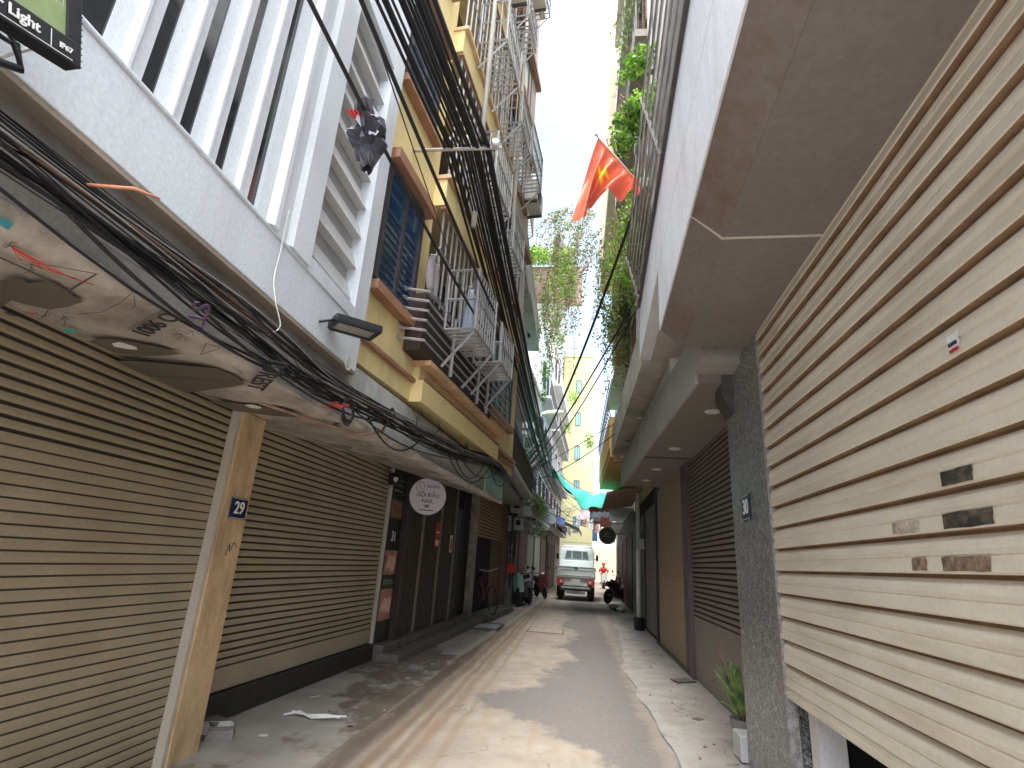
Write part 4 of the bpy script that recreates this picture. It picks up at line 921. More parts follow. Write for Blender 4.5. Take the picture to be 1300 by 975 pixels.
for i, (x, z) in enumerate(((-1.5, 5.86), (-1.32, 5.88), (-1.12, 5.86), (-.98, 5.82))):
    m = MB(); m.lathe([(.02, -.04), (.045, -.03), (.03, 0), (.045, .03), (.02, .04)], (x, 4.8, z), 10); tag(m.build('insulator', whitepl if i % 2 else blackpl, smooth=True), ['white insulator nearest the wall on the bracket arm', 'dark insulator in the middle of the bracket arm', 'white insulator past the middle of the bracket arm', 'dark insulator at the tip of the bracket arm'][i], 'insulator')
# two heavy cables lower down
PT = (px+.1, py, 5.2)
cable(sag((-1.62, 1.0, 4.46), (-1.20, 6.6, 4.25), .12, 10)+sag((-1.20, 6.6, 4.25), PT, .5, 14)[1:], .016, cablem, 'heavy black cable running low past the torn black bag', None, n=6)
cable(sag((-1.36, 1.0, 4.52), (-1.12, 7.0, 4.6), .06, 10)+sag((-1.12, 7, 4.6), (px+.3, py, 5.6), .5, 14)[1:], .017, cablem, 'heavy black cable just right of the torn black bag', None, n=6)
cable(sag((-1.3, 1.2, 4.6), (-1.72, 6.2, 5.2), .02, 8), .006, cablem, 'thin black wire leading from overhead to the yellow wall', None)
# cables crossing from the right
cable(sag((.72, 6.0, 6.05), (px+.3, py, 4.7), .7, 22), .022, cablem, 'thick black cable crossing the lane from under the flag to the pole', None, n=6)
cable(sag((.95, 8.2, 5.8), (px+.35, py, 4.5), .3, 18), .017, cablem, 'black cable crossing below the thicker one, the nearer of two alongside', None)
cable(sag((1.0, 8.4, 5.75), (px+.38, py, 4.3), .42, 18), .013, cablem, 'black cable crossing below the thicker one, the farther of two alongside', None)
cable(sag((1.02, 11, 4.3), (px+.4, py, 4.1), .25, 16), .011, cablem, 'thin cable from the black coil across to the pole', None)
cable(sag((1.02, 11.2, 4.5), (px+.4, py, 4.4), .05, 16), .008, cablem, 'thinnest cable from above the black coil across to the pole', None)
cable(sag((px+.3, py-.3, 5.0), (-.3, 34, 4.6), .7, 16), .02, cablem, 'black cable leaving the pole up the lane, lowest of those in view', None)
for k in range(7):
    cable(sag((px+.3+.05*k, py-.2, 5.1+.12*k), (-.5+.1*k, 40, 4.6+.12*k), .5+.07*k, 12, .02), .014, cablem, 'one of the cables strung from the pole towards the end of the lane', 'cables beyond the pole', n=4)
random.seed(15)
for k in range(9):
    cable(sag((px+.2, py-.3, 4.1+.1*k), (px+1.0+random.uniform(-.3, .6), py+random.uniform(-1, 4), random.uniform(4.2, 6)), random.uniform(.2, .6), 8, .02), .012, cablem if k % 3 else cablegr, 'one of the short looped cables knotted round the pole top', 'short loops at the pole', n=4)

# ------------------------------------------------------------------ floodlights
def flood(o, right, up, w_, h_, label, words=False, mt_lens=None):
    right, up = Vector(right).normalized(), Vector(up).normalized(); n = right.cross(up); o = Vector(o)
    def q(a, b, d): return tuple(o+right*a+up*b+n*d)
    def hx(x0, x1, y0, y1, d0, d1): return [q(x0, y0, d0), q(x1, y0, d0), q(x1, y1, d0), q(x0, y1, d0), q(x0, y0, d1), q(x1, y0, d1), q(x1, y1, d1), q(x0, y1, d1)]
    e = empty('floodlight', o, label, 'floodlight'); m = MB(); W, Hh = w_/2, h_/2
    m.hexa(hx(-W, W, -Hh, Hh, -.05, 0)); m.build('housing', blackpl, e, bevel=.006)
    m = MB(); fw = .16*h_
    fb_ = .27*h_ if words else fw
    for r in ((-W, W, -Hh, -Hh+fb_), (-W, W, Hh-fw, Hh), (-W, -W+fw, -Hh+fb_, Hh-fw), (W-fw, W, -Hh+fb_, Hh-fw)): m.hexa(hx(*r, .001, .012))
    m.build('front_frame', blackpl, e, bevel=.003)
    m = MB(); m.hexa(hx(-W+fw, W-fw, -Hh+fb_, Hh-fw, .001, .004)); ln = m.build('lens', mt_lens or glass('lens_glass', (.30, .36, .30), .1), e)
    m = MB()
    for k in range(10):
        a = -W+fw+.01+(w_-2*fw-.02)*k/9; m.hexa(hx(a, a+.0015, Hh-fw-(h_-fw-fb_)*.42, Hh-fw-.004, .0045, .005))
    for k in range(4): b = Hh-fw-(h_-fw-fb_)*.42*k/3-.004; m.hexa(hx(-W+fw+.01, W-fw-.01, b-.001, b+.0005, .0052, .0056))
    m.build('reflector_lines', mat('reflector_silver', (.6, .62, .64), .3, .1), ln)
    m = MB(); 
    for k in range(14): a = -Hh+.01+(h_-.02)*k/13; m.hexa(hx(W-.004, W+.006, a-.0015, a+.0015, -.045, .008))
    m.build('cooling_fins', mat('fin_black', (.05, .05, .055), .4, .1), e)
    return e, q, n
grn = glass('green_white_reflector', (.28, .36, .16), .08)
c1 = Vector((-1.69, .91, 2.975))
A1 = Vector((.06, 1, .28)).normalized(); U1 = Vector((-.05, -.28, 1)); U1 = (U1-A1*U1.dot(A1)).normalized()
A1n = A1.cross(U1)
e1, q1, n1 = flood(c1, A1, U1, .54, .30, 'black solar floodlight at the top left corner with white words on its frame', True, grn)
text('Solar Light', .046, q1(.035, -.108, .0135), A1, U1, textw, 'lettering', e1)
text('IP67', .024, q1(.215, -.115, .0135), A1, U1, textw, 'lettering', e1)
m = MB()
def hx1(x0, x1, y0, y1, d0, d1): return [q1(x0, y0, d0), q1(x1, y0, d0), q1(x1, y1, d0), q1(x0, y1, d0), q1(x0, y0, d1), q1(x1, y0, d1), q1(x1, y1, d1), q1(x0, y1, d1)]
m.hexa(hx1(-.26, .24, -.140, -.1375, .0125, .0135)); m.hexa(hx1(.17, .1725, -.135, -.08, .0125, .0135)); m.build('frame_line', textw, e1)
m = MB(); m.tube([q1(.1, -.17, -.03), q1(.12, -.24, -.03), q1(-.15, -.3, -.05), q1(-.3, -.22, -.08)], .012, 6); m.build('mounting_arm', blackpl, e1)
m = MB(); m.tube(smooth([(-1.80, 1.16, 2.95), (-1.84, 1.10, 2.84), (-1.82, 1.02, 2.76), (-1.80, .93, 2.68), (-1.8, .8, 2.60)]), .006, 6); tag(m.build('power_lead', whitepl, smooth=True), 'white lead running down from the solar floodlight', 'lead')
m = MB(); m.tube(smooth([(-1.82, .85, 2.95), (-1.80, 1.0, 2.89), (-1.82, 1.12, 2.93), (-1.8, .95, 2.98)]), .008, 6); tag(m.build('wire_loop', blackpl, smooth=True), 'black wire looped below the solar floodlight', 'wire')
A2 = Vector((.72, .70, .02)).normalized(); U2 = Vector((.55, -.60, .02)); U2 = (U2-A2*U2.dot(A2)).normalized()
e2, q2, n2 = flood((-1.72, 3.66, 3.06), A2, -U2 if A2.cross(U2).z > 0 else U2, .36, .22, 'small black floodlight fixed to the lower corner of the white front', False, glass('lens_dull', (.30, .29, .24), .15))
m = MB(); m.tube([(-1.90, 3.45, 3.03), (-1.83, 3.5, 3.07), (-1.76, 3.58, 3.10)], .012, 6); m.build('mounting_arm', blackpl, e2)
coil((-1.86, 3.95, 2.89), .05, 0, whitepl, 'loop of white lead below the small floodlight', 'x', 3, .005, 12)
m = MB(); m.tube(smooth([(-1.875, 2.78, 3.50), (-1.87, 2.78, 3.2), (-1.86, 2.76, 3.0), (-1.80, 2.74, 2.82), (-1.78, 2.80, 2.70), (-1.8, 2.74, 2.62)]), .004, 6); tag(m.build('power_lead', whitepl, smooth=True), 'white lead hanging down the ribbed white front to the low bundle', 'lead')

# torn black bag on cables
m = MB(); rnd = random.Random(6); P = []
for i in range(12):
    t = i/11; row = []
    for j in range(14):
        a = 2*math.pi*j/14; r = (.05+.10*math.sin(math.pi*min(1, t*1.15))**.8)*rnd.uniform(.55, 1.25)
        row.append((-1.50+r*.8*math.cos(a)+.03*t, 2.83+r*.9*math.sin(a)+.1*t, 4.42-.50*t+rnd.uniform(-.025, .025)))
    row.append(row[0]); P.append(row)
m.grid(P); bg_ = m.build('torn_bag', mat('black_bag_plastic', (.05, .05, .065), .22, .4, 8, .2), recalc=False, smooth=False); tag(bg_, 'crumpled black plastic bag caught on the heavy cable beside the louvres', 'plastic bag')
m = MB()
for k in range(6):
    x, y, z = -1.52+rnd.uniform(-.06, .06), 2.85+rnd.uniform(-.08, .08), 4.36-rnd.uniform(0, .22); m.add([(x, y, z), (x+.05, y+rnd.uniform(-.05, .05), z-.06), (x+.09, y+.03, z-.01), (x+.03, y-.02, z+.05)], [(0, 1, 2), (0, 2, 3)])
m.build('bag_scrap', mat('pale_bag_film', (.6, .6, .66), .25, .2), bg_, recalc=False)
m = MB()
for k in range(3): m.tube([(-1.60+.03*k, 2.76, 4.28), (-1.56+.03*k, 2.8, 4.25-.01*k), (-1.53+.03*k, 2.83, 4.29)], .012, 5)
m.build('red_tie', red, bg_)
# clutter on the grey house front: conduits, boxes and shelves
random.seed(23)
for k in range(9):
    y = 11.3+k*.85; m = MB(); x = -1.98+.02*(k % 2)
    m.tube([(x, y, 3.6), (x, y, random.uniform(6, 12))], random.choice((.02, .03, .045)), 8); m.build('wall_pipe', (fargrey, whitepl, steeldk)[k % 3], l3, smooth=True)
for k in range(8):
    y, z = 11.6+k*.9, 4.2+(k*1.7) % 5.5; m = MB(); m.box(-2.0, -1.72-.1*(k % 2), y, y+.42, z, z+.36+.1*(k % 3)); m.build('service_box', (meterm, fargrey, steeldk)[k % 3], l3, bevel=.01)
for k in range(4):
    z = 4.6+2.0*k; m = MB()
    for q in range(12): m.bar((-1.95, 12.0+q*.16, z), (-1.45, 12.0+q*.16, z), .02); m.bar((-1.46, 12.0+q*.16, z), (-1.46, 12.0+q*.16, z+.9), .016)
    m.bar((-1.46, 12, z+.9), (-1.46, 13.8, z+.9), .03); m.bar((-1.46, 12, z), (-1.46, 13.8, z), .03); m.bar((-1.95, 12, z-.4), (-1.46, 12, z), .03); m.bar((-1.95, 13.8, z-.4), (-1.46, 13.8, z), .03)
    m.build('bracket_shelf', steel, l3)
# ------------------------------------------------------------------ flag
fl = empty('flag', at(822, 245, 5.2), 'red flag with a yellow star drooping from its pole over the lane', 'flag')
pa, pb = at(826, 250, 5.3), at(757, 171, 4.9)
m = MB(); m.tube([tuple(pa), tuple(pb)], .011, 8); m.lathe([(.004, -.02), (.02, 0), (.004, .03)], tuple(pb), 8); m.build('pole', mat('pole_paint', (.5, .35, .28), .5, .1), fl, smooth=True)
NU, NV = 44, 48; P = []
for i in range(NU+1):
    t = i/NU; hp = pb.lerp(pa, .04+.80*t); row = []
    drop = 1.0*(1-t)**1.15*(1+.10*math.sin(t*19))+.05
    if .10 < t < .26: drop *= 1.04
    for j in range(NV+1):
        v = j/NV; 
        lat = -.42*v*(1-t)+(.13*v*math.sin(t*9+.6))*(1-t)+.16*v*v*max(0, .5-t)
        P_ = Vector((hp.x+lat, hp.y+(.09*math.sin(t*26+v*2.0)+.04*math.sin(t*11+v*5))*min(1, v*2.2), hp.z-drop*v+.03*math.sin(v*3.1)*t))
        row.append(tuple(P_))
    P.append(row)
m = MB(); m.grid(P)
def instar(u, v):
    u, v = (u-.34)*1.25, (v-.42)*1.0; r = math.hypot(u, v); a = (math.atan2(u, -v)) % (2*math.pi/5); a = min(a, 2*math.pi/5-a)
    R_, r_ = .24, .092; x, y = r*math.cos(a), r*math.sin(a); ax, ay = R_, 0; bx, by = r_*math.cos(math.pi/5), r_*math.sin(math.pi/5)
    return (bx-ax)*(y-ay)-(by-ay)*(x-ax) > 0
m.m = [1 if instar((k//NV+.5)/NU, (k % NV+.5)/NV) else 0 for k in range(NU*NV)]
m.build('cloth', [flagred, flagyel], fl, smooth=True, recalc=False)

# ------------------------------------------------------------------ climbing plants
def plant(name, label, cat, clumps, strands=(), mats=(leafg,), group=None, size=.05, stemm=None):
    e = empty(name, clumps[0][0] if clumps else strands[0][0], label, cat, group)
    ms = [MB() for _ in mats]
    st = MB()
    for c, r, n in clumps:
        for k in range(max(1, n//40)):
            a = Vector(c)+Vector((random.uniform(-r[0], r[0]), random.uniform(-r[1], r[1]), -r[2]*.6)); st.tube([tuple(a), tuple(a+V(random.uniform(-.1, .1), random.uniform(-.1, .1), r[2])), tuple(a+V(random.uniform(-.2, .2), random.uniform(-.2, .2), r[2]*1.7))], [.008, .006, .003], 4)
        for q, mb in enumerate(ms): cloud(mb, c, r, int(n*(1 if q == 0 else .22)), size)
    for p0, dx, dy, drop, dens in strands:
        dens = int(dens*1.7)
        p = Vector(p0); pts = [tuple(p)]; n = max(4, int(drop/.12)); wx = random.uniform(0, 6)
        for i in range(n):
            t = i/n; p = p+Vector((dx/n+.03*math.sin(wx+i*.8), dy/n+random.uniform(-.02, .02), -drop/n*(.3+1.4*t)+(.05 if i < 2 else 0))); pts.append(tuple(p))
            for q in range(dens):
                mb = ms[0] if random.random() < .82 or len(ms) == 1 else ms[-1]
                leaf(mb, p+Vector((random.gauss(0, .05), random.gauss(0, .05), random.gauss(0, .04))), size*random.uniform(.6, 1.3))
        st.tube(pts, .005, 4)
    st.build('stem', stemm or woodm, e)
    for mb, mm, nm in zip(ms, mats, ('foliage', 'blossom_foliage')):
        if mb.f: mb.build(nm, mm, e, recalc=False)
    return e
random.seed(99)
plant('fern', 'bright green fern fronds leaning out over the white railing, highest of the balcony plants', 'fern', [(at(812, 80, 6.2), (.18, .3, .12), 150)], [(at(835-i*3, 70+i*4, 6.3), -.28, -.1, .18+.05*i, 6) for i in range(6)], (leafg,), size=.09)
plant('balcony_shrub', 'dense green shrub spilling over the balcony rail just above the flag', 'shrub', [(at(800, 160, 6.4), (.28, .4, .20), 520), (at(825, 130, 6.4), (.18, .3, .22), 420), (at(812, 140, 6.2), (.26, .35, .16), 380), (at(788, 185, 6.4), (.14, .3, .08), 160), (at(845, 110, 6.2), (.08, .2, .25), 120)], (), (leafg,), size=.075)
plant('balcony_shrub', 'sparse dark plant growing along the top of the right hand wall', 'shrub', [(at(800, 15, 8.5), (.2, .5, .45), 190), (at(790, 60, 8.5), (.12, .4, .6), 120)], [(at(790, 20, 8.5), -.25, 0, .5, 3)], (leafd,), size=.07)
plant('creeper', 'green creeper hanging down the right hand wall below the flag', 'creeper', [(at(798, 290, 8), (.24, .5, .45), 620), (at(805, 240, 8), (.16, .5, .3), 300), (at(790, 350, 9), (.26, .5, .4), 420)],
      [(at(random.uniform(775, 822), random.uniform(265, 330), random.uniform(7.5, 11)), random.uniform(-.2, .05), 0, random.uniform(.8, 2.0), 7) for _ in range(20)], (leafg, leafo), size=.062)
plant('creeper', 'dusty creeper covering the wooden box balcony on the right', 'creeper', [(at(783, 400, 11.4), (.26, .6, .7), 520), (at(776, 345, 11.4), (.30, .6, .6), 420)],
      [(at(random.uniform(766, 800), random.uniform(330, 420), 11.3), random.uniform(-.15, .15), 0, random.uniform(.6, 2.2), 7) for _ in range(16)], (leafd, leafo), size=.062)
plant('bougainvillea', 'flowering creeper with pink blooms trailing across the gap of sky beneath the flag', 'creeper', [(at(735, 300, 14), (.35, .5, .3), 90), (at(708, 318, 15), (.5, .5, .22), 110), (at(745, 330, 14), (.25, .5, .3), 90)],
      [(at(random.uniform(700, 765), random.uniform(262, 320), random.uniform(13, 16)), random.uniform(-.9, .1), 0, random.uniform(1.0, 3.3), 4) for _ in range(34)], (leafd, leafp), size=.07)
plant('bougainvillea', 'lower curtain of creeper stems hanging before the pale far houses', 'creeper', [(at(695, 400, 17), (.5, .6, .9), 150), (at(680, 370, 17), (.3, .5, .5), 80)],
      [(at(random.uniform(668, 735), random.uniform(340, 400), random.uniform(15, 19)), random.uniform(-.5, .3), 0, random.uniform(1.2, 3.6), 4) for _ in range(30)], (leafd, leafp), size=.08)
plant('creeper', 'wispy bare creeper arching against the sky left of the flag', 'creeper', [], [(at(752-4*i, 262+3*i, 13), -1.0-.1*i, 0, .25+.12*i, 2) for i in range(5)], (leafd,), size=.05)
plant('creeper', 'small leafy creeper growing on the overhead cables beside the yellow house', 'creeper', [(at(652, 322, 11.0), (.28, .4, .12), 150), (at(640, 326, 11.0), (.1, .3, .1), 50)], [(at(640, 330, 11), -.1, 0, .3, 4), (at(660, 330, 11), .05, 0, .5, 4)], (leafg,), size=.075)
plant('creeper', 'clump of leaves caught in the cables above the grey house', 'creeper', [(at(692, 470, 17), (.16, .5, .3), 130), (at(690, 505, 17), (.12, .4, .2), 60)], [(at(690, 480, 17), .1, 0, .9, 5)], (leafg,), size=.08)
plant('pergola_vine', 'thick green and reddish vine covering the brown rooftop pergola', 'vine', [(at(680, 325, 45.2), (3.4, 1.0, .9), 1300), (at(718, 335, 45.6), (1.0, .6, 2.2), 800), (at(672, 318, 45.5), (1.0, .6, .5), 300)], [(at(700+i*5, 345, 45.4), .2, 0, 2.6, 12) for i in range(6)], (leafg, leafo), size=.30)
for k in range(7):
    c = at((712, 728, 748, 700, 690, 720, 705)[k], (430, 505, 560, 600, 440, 540, 410)[k], 44)
    plant('hanging_plant', ['leafy plant on an upper ledge of the pale green end house', 'plant on the far yellow front, middle height', 'plant low at the right edge of the far yellow front', 'dark leafy plant low on the left above the teal net', 'plant high on the pale green end house beside the cables', 'small plant under the middle one on the far yellow front', 'topmost plant below the rooftop pergola'][k], 'plant',
          [(c, (.5, .4, .7), 150)], (), (leafg if k % 2 else leafd,), size=.2)
plant('hanging_plant', 'tuft of weeds growing out of the mossy slab on the right hand house', 'plant', [(at(812, 505, 9), (.08, .3, .12), 90), (at(800, 530, 10), (.08, .3, .08), 60)], [(at(820, 495, 8.5), -.05, 0, .35, 4)], (leafg,), size=.06)
# potted plants on the low left balcony
for k in range(7):
    x, y = -1.52-.05*(k % 2), 19.9+k*.75; z = 3.15
    e = empty('potted_plant', (x, y, z), ['nearest potted plant on the low balcony behind the pole', 'second potted plant from the near end of the low balcony', 'third potted plant on the low balcony', 'middle potted plant on the low balcony', 'fifth potted plant on the low balcony', 'second last potted plant on the low balcony', 'last potted plant at the far end of the low balcony'][k], 'potted plant', 'potted plants on the low left balcony')
    m = MB(); m.lathe([(.09, 0), (.13, .22), (.14, .24)], (x, y, z), 12); m.build('pot', terrac if k % 2 else woodm, e)
    m = MB(); cloud(m, (x+.05, y, z+.45), (.28, .32, .32), 130, .10)
    for q in range(3): 
        a = V(x+random.uniform(-.1, .2), y, z+.3); 
        for j in range(12): leaf(m, a+V(.12*math.sin(j), 0, -.09*j), .09)
    m.build('foliage', leafg if k % 3 else leafd, e, recalc=False)
# potted plant beyond the granite pillar
e = empty('potted_plant', (1.50, 5.62, .03), 'long leaved plant in a grey pot beside the granite pillar', 'potted plant')
m = MB(); m.lathe([(.09, 0), (.12, .2), (.13, .24), (.115, .24), (.11, .2)], (1.50, 5.62, .03), 16); m.build('pot', potm, e)
m = MB(); random.seed(55)
for k in range(26):
    a = random.uniform(1.6, 5.4); l = random.uniform(.25, .5); w_ = .012; base_ = Vector((1.49, 5.62, .25)); hh = random.uniform(.15, .55)
    P = []
    for i in range(6):
        t = i/5; c = base_+Vector((math.cos(a)*l*t, math.sin(a)*l*t*.7, hh*math.sin(t*2.2))); s = Vector((-math.sin(a), math.cos(a), .2))*w_*math.sin(math.pi*min(t+.12, 1))*1.6; P.append([tuple(c-s), tuple(c), tuple(c+s)])
    m.grid(P)
m.build('foliage', leafd, e, recalc=False)
m = MB(); m.tube([(1.49, 5.6, .25), (1.40, 5.55, .55), (1.28, 5.5, .82), (1.24, 5.48, .84)], [.006, .005, .003, .002], 5); m.build('stem', mat('red_stem', (.4, .15, .07), .7), e)
m = MB(); m.box(1.36, 1.62, 5.26, 5.5, .03, .22); tag(m.build('planter_box', mat('pale_planter', (.5, .5, .5), .6, .1), bevel=.01), 'small pale planter box at the foot of the granite pillar', 'planter')

# ------------------------------------------------------------------ round signs
rs = empty('round_sign', (-2.34, 8.5, 2.18), 'round white nail salon sign hanging under the printed canopy', 'sign')
def disc(mb, c, n, r, d0, d1, k=40):
    c = Vector(c); n = Vector(n).normalized(); u = Vector((-n.y, n.x, 0)).normalized()*-1; v_ = V(0, 0, 1)
    vs = [tuple(c+n*d+u*r*math.cos(2*math.pi*i/k)+v_*r*math.sin(2*math.pi*i/k)) for d in (d0, d1) for i in range(k)]
    mb.add(vs, [tuple(range(k))[::-1], tuple(range(k, 2*k))]+[(i, (i+1) % k, k+(i+1) % k, k+i) for i in range(k)]); return u, v_
nn = Vector((.35, -1, 0)).normalized(); sc_ = Vector((-2.33, 8.5, 2.345))
m = MB(); su, sv = disc(m, sc_, nn, .30, -.04, .0); m.build('rim', mat('dark_rim', (.05, .04, .04), .4), rs)
m = MB(); disc(m, sc_, nn, .285, .001, .006); m.build('face', mat('sign_white', (.80, .78, .84), .5, .03, 3, 0), rs)
su = Vector((-nn.y, nn.x, 0)); 
if su.cross(sv).dot(nn) < 0: su = -su
def sgn(s, size, a, b, mm, wd=None): return text(s, size, tuple(sc_+nn*.008+su*a+sv*b), su, sv, mm, 'lettering', rs, depth=.001, width=wd, off=.001)
sgn('GỘI ĐẦU', .085, 0, .015, textv); sgn('NAIL', .085, 0, -.075, textv); sgn('MI', .075, 0, -.155, textv); sgn('Gia Đình', .06, .07, .155, textv)
m = MB(); pts = [tuple(sc_+nn*.012+su*(-.13+.06*math.cos(t*math.pi/12))+sv*(.14+.085*math.sin(t*math.pi/12))) for t in range(25)]; m.tube(pts, .006, 4)
m.tube([tuple(sc_+nn*.012+su*a+sv*b) for a, b in ((-.16, .19), (-.12, .16), (-.14, .12), (-.11, .10))], .006, 4); m.build('emblem', mat('gold_emblem', (.5, .33, .12), .5), rs)
m = MB()
for k in range(9): m.hexa([tuple(sc_+nn*d+su*(a)+sv*b) for d in (.007, .009) for a, b in ((-.12+k*.026, -.222), (-.10+k*.026, -.222), (-.10+k*.026, -.205), (-.12+k*.026, -.205))])
m.build('small_print', textv, rs)
m = MB(); m.tube([tuple(sc_+sv*.3), (-2.33, 8.5, 2.85)], .015, 6); m.tube([tuple(sc_+su*-.3), (-2.85, 8.6, 2.345)], .015, 6); m.build('mounting_arm', steeldk, rs)
m = MB(); m.box(-2.78, -2.62, 7.85, 7.98, 2.42, 2.6); e = m.build('security_camera', blackpl, bevel=.01); tag(e, 'dark little box lamp above the poster column', 'lamp')
m = MB(); m.lathe([(.01, -.04), (.04, 0), (.03, .03)], (-2.66, 7.83, 2.5), 10); m.build('bulb', textw, e)
rs2 = empty('round_sign', (1.32, 24, 2.4), 'dark round sign hung over the shops on the right, beyond the rusty awning', 'sign')
m = MB(); disc(m, (1.32, 24, 2.73), (0, -1, 0), .36, -.04, 0, 28); m.build('rim', mat('pale_rim', (.5, .5, .48), .5), rs2)
m = MB(); disc(m, (1.32, 24, 2.73), (0, -1, 0), .32, .001, .005, 28); m.build('face', mat('dim_sign_face', (.14, .14, .14), .5, .4, 5, 0), rs2)
m = MB(); m.tube([(1.32, 24, 2.73+.1), (2.1, 24.05, 2.83)], .02, 6); m.build('mounting_arm', steeldk, rs2)
m = MB(); m.box(1.20, 1.44, 23.98, 23.985, 2.78, 2.82); m.box(1.16, 1.48, 23.98, 23.985, 2.68, 2.72); m.build('faint_lines', mat('faint_print', (.4, .4, .4), .6), rs2)

# ------------------------------------------------------------------ street lamp
lm = empty('street_lamp', (px, py, 5), 'cream street lamp head on a curved arm above the cable pole', 'street lamp')
m = MB(); m.tube(smooth([(px+.1, py-.1, 5.0), (px+.15, py, 5.9), (px+.4, py+.6, 6.6), (-1.45, 21.2, 7.1)]), .035, 8); m.build('arm', mat('lamp_arm', (.5, .5, .48), .5), lm, smooth=True)
m = MB(); a, b = Vector((-1.5, 21.1, 7.12)), Vector((-.62, 22.0, 7.5)); m.tube([tuple(a.lerp(b, t)) for t in (0, .08, .3, .7, .95, 1)], [.04, .09, .14, .13, .08, .02], 12); m.build('lamp_head', mat('lamp_cream', (.62, .58, .45), .5), lm, smooth=True)

# ------------------------------------------------------------------ teal net and awnings
m = MB(); P = []; A_, B_, C_, D_ = at(706, 604, 22), at(790, 617, 18), at(752, 612, 22), at(737, 640, 17.5)
random.seed(1)
A_, B_ = Vector((-1.1, 23.5, 5.15)), Vector((1.5, 18.2, 3.95)); D_, C_ = Vector((-.75, 17.2, 4.3)), Vector((1.8, 24, 4.4))
for i in range(21):
    u = i/20; row = []
    for j in range(25):
        v = j/24; p = (A_.lerp(C_, v)).lerp(D_.lerp(B_, v), u); p.z -= 1.0*math.sin(math.pi*v)**1.2*(.25+.75*u)+.08*math.sin(v*22+u*5)+.06*math.sin(u*9+v*3); row.append(tuple(p))
    P.append(row)
m.grid(P); tag(m.build('shade_net', teal, smooth=True, recalc=False, solid=.01), 'teal shade net slung sagging across the lane above the truck', 'shade net')
def awn(name, p, q, d, mt, label, cat, drop=.25):
    """canvas awning: from wall edge p-q out to d, with a valance"""
    p, q, d = Vector(p), Vector(q), Vector(d); m = MB(); P = []
    for i in range(7):
        t = i/6; P.append([tuple(p.lerp(q, s/8)+d*t-V(0, 0, .05*math.sin(math.pi*t))) for s in range(9)])
    P.append([tuple(p.lerp(q, s/8)+d-V(0, 0, drop*(1+.15*(s % 2)))) for s in range(9)])
    m.grid(P); return tag(m.build(name, mt, recalc=False, solid=.012), label, cat)
awn('awning', (2.1, 25, 4.3), (2.25, 29, 4.3), (-1.5, 0, -.55), mat('blue_white_canvas', (.50, .58, .72), .7, .1), 'pale blue awning on the right just past the round sign', 'awning')
awn('awning', (2.3, 30, 4.6), (2.6, 34.5, 4.6), (-1.4, 0, -.6), mat('white_canvas', (.66, .64, .62), .7, .1), 'white awning behind the pale blue one', 'awning')
awn('awning', (-1.75, 29, 3.9), (-1.6, 33, 3.9), (1.3, 0, -.6), mat('lilac_canvas', (.55, .5, .66), .7, .1), 'lilac awning on the left side behind the truck', 'awning')
awn('awning', (-1.5, 34, 4.4), (-1.3, 39, 4.4), (1.7, 0, -.8), mat('grey_canvas', (.3, .3, .3), .7, .2), 'grey awning farther along on the left', 'awning')
awn('banner', (.5, 22.6, 4.05), (1.35, 22.8, 4.1), (0, .1, -.05), mat('orange_banner', (.72, .22, .10), .7, .1), 'orange and white banner just under the teal net', 'banner', .42)
awn('banner', (.2, 28, 4.3), (1.3, 28, 4.45), (0, .1, -.05), mat('pink_white_banner', (.68, .58, .60), .7, .3, 5, 0), 'faded pinkish banner beyond the orange one', 'banner', .55)
m = MB()
for k in range(6): m.box(-.6+k*.35, -.35+k*.35, 44, 44.4, 0.02, 2.2+(k % 3)*.3)
# clothes and odds hanging across far off
for k in range(8):
    x = .0+k*.22; y = 36+k*.7; c = [(.6, .6, .62), (.2, .2, .25), (.5, .25, .2), (.62, .6, .5)][k % 4]
    m = MB(); P = []
    for i in range(5): P.append([(x+j*.09+.02*math.sin(i+k), y+.04*math.sin(j*2+i), 4.6-.03*k-i*.16) for j in range(4)])
    m.grid(P); tag(m.build('hung_cloth', mat('hung_cloth_%s' % 'abcd'[k % 4], c, .8, .1, 4, 0), recalc=False, solid=.01), 'one of the cloths hung over the far part of the lane', 'cloth', 'cloths hung over the far lane')

# ------------------------------------------------------------------ small truck seen from behind
tk = empty('small_truck', (0, 0, 0), 'small white pickup truck seen from behind in the middle of the lane', 'truck')
W = .85
def tb(name, mt, *bx, parent=None, bevel=.01):
    m = MB()
    for b in bx: m.box(*b)
    return m.build(name, mt, parent or tk, bevel=bevel)
tb('bed', truckw, (-W, W, .06, 2.5, .92, 1.0), (-W, -W+.05, .05, 2.5, 1.0, 1.40), (W-.05, W, .05, 2.5, 1.0, 1.40))
tg = tb('tailgate', truckw, (-W+.02, W-.02, .0, .05, .95, 1.38), bevel=.015)
tb('tailgate_rib', truckw, (-W+.1, W-.1, -.012, .0, 1.03, 1.06), (-W+.1, W-.1, -.012, .0, 1.27, 1.30), (-W+.02, W-.02, -.015, .05, 1.38, 1.41), parent=tg, bevel=.004)
tb('tailgate_latch', steeldk, (-W-.02, -W+.04, -.02, .05, 1.28, 1.36), (W-.04, W+.02, -.02, .05, 1.28, 1.36), (-.08, .08, -.03, .0, 1.33, 1.39), parent=tg)
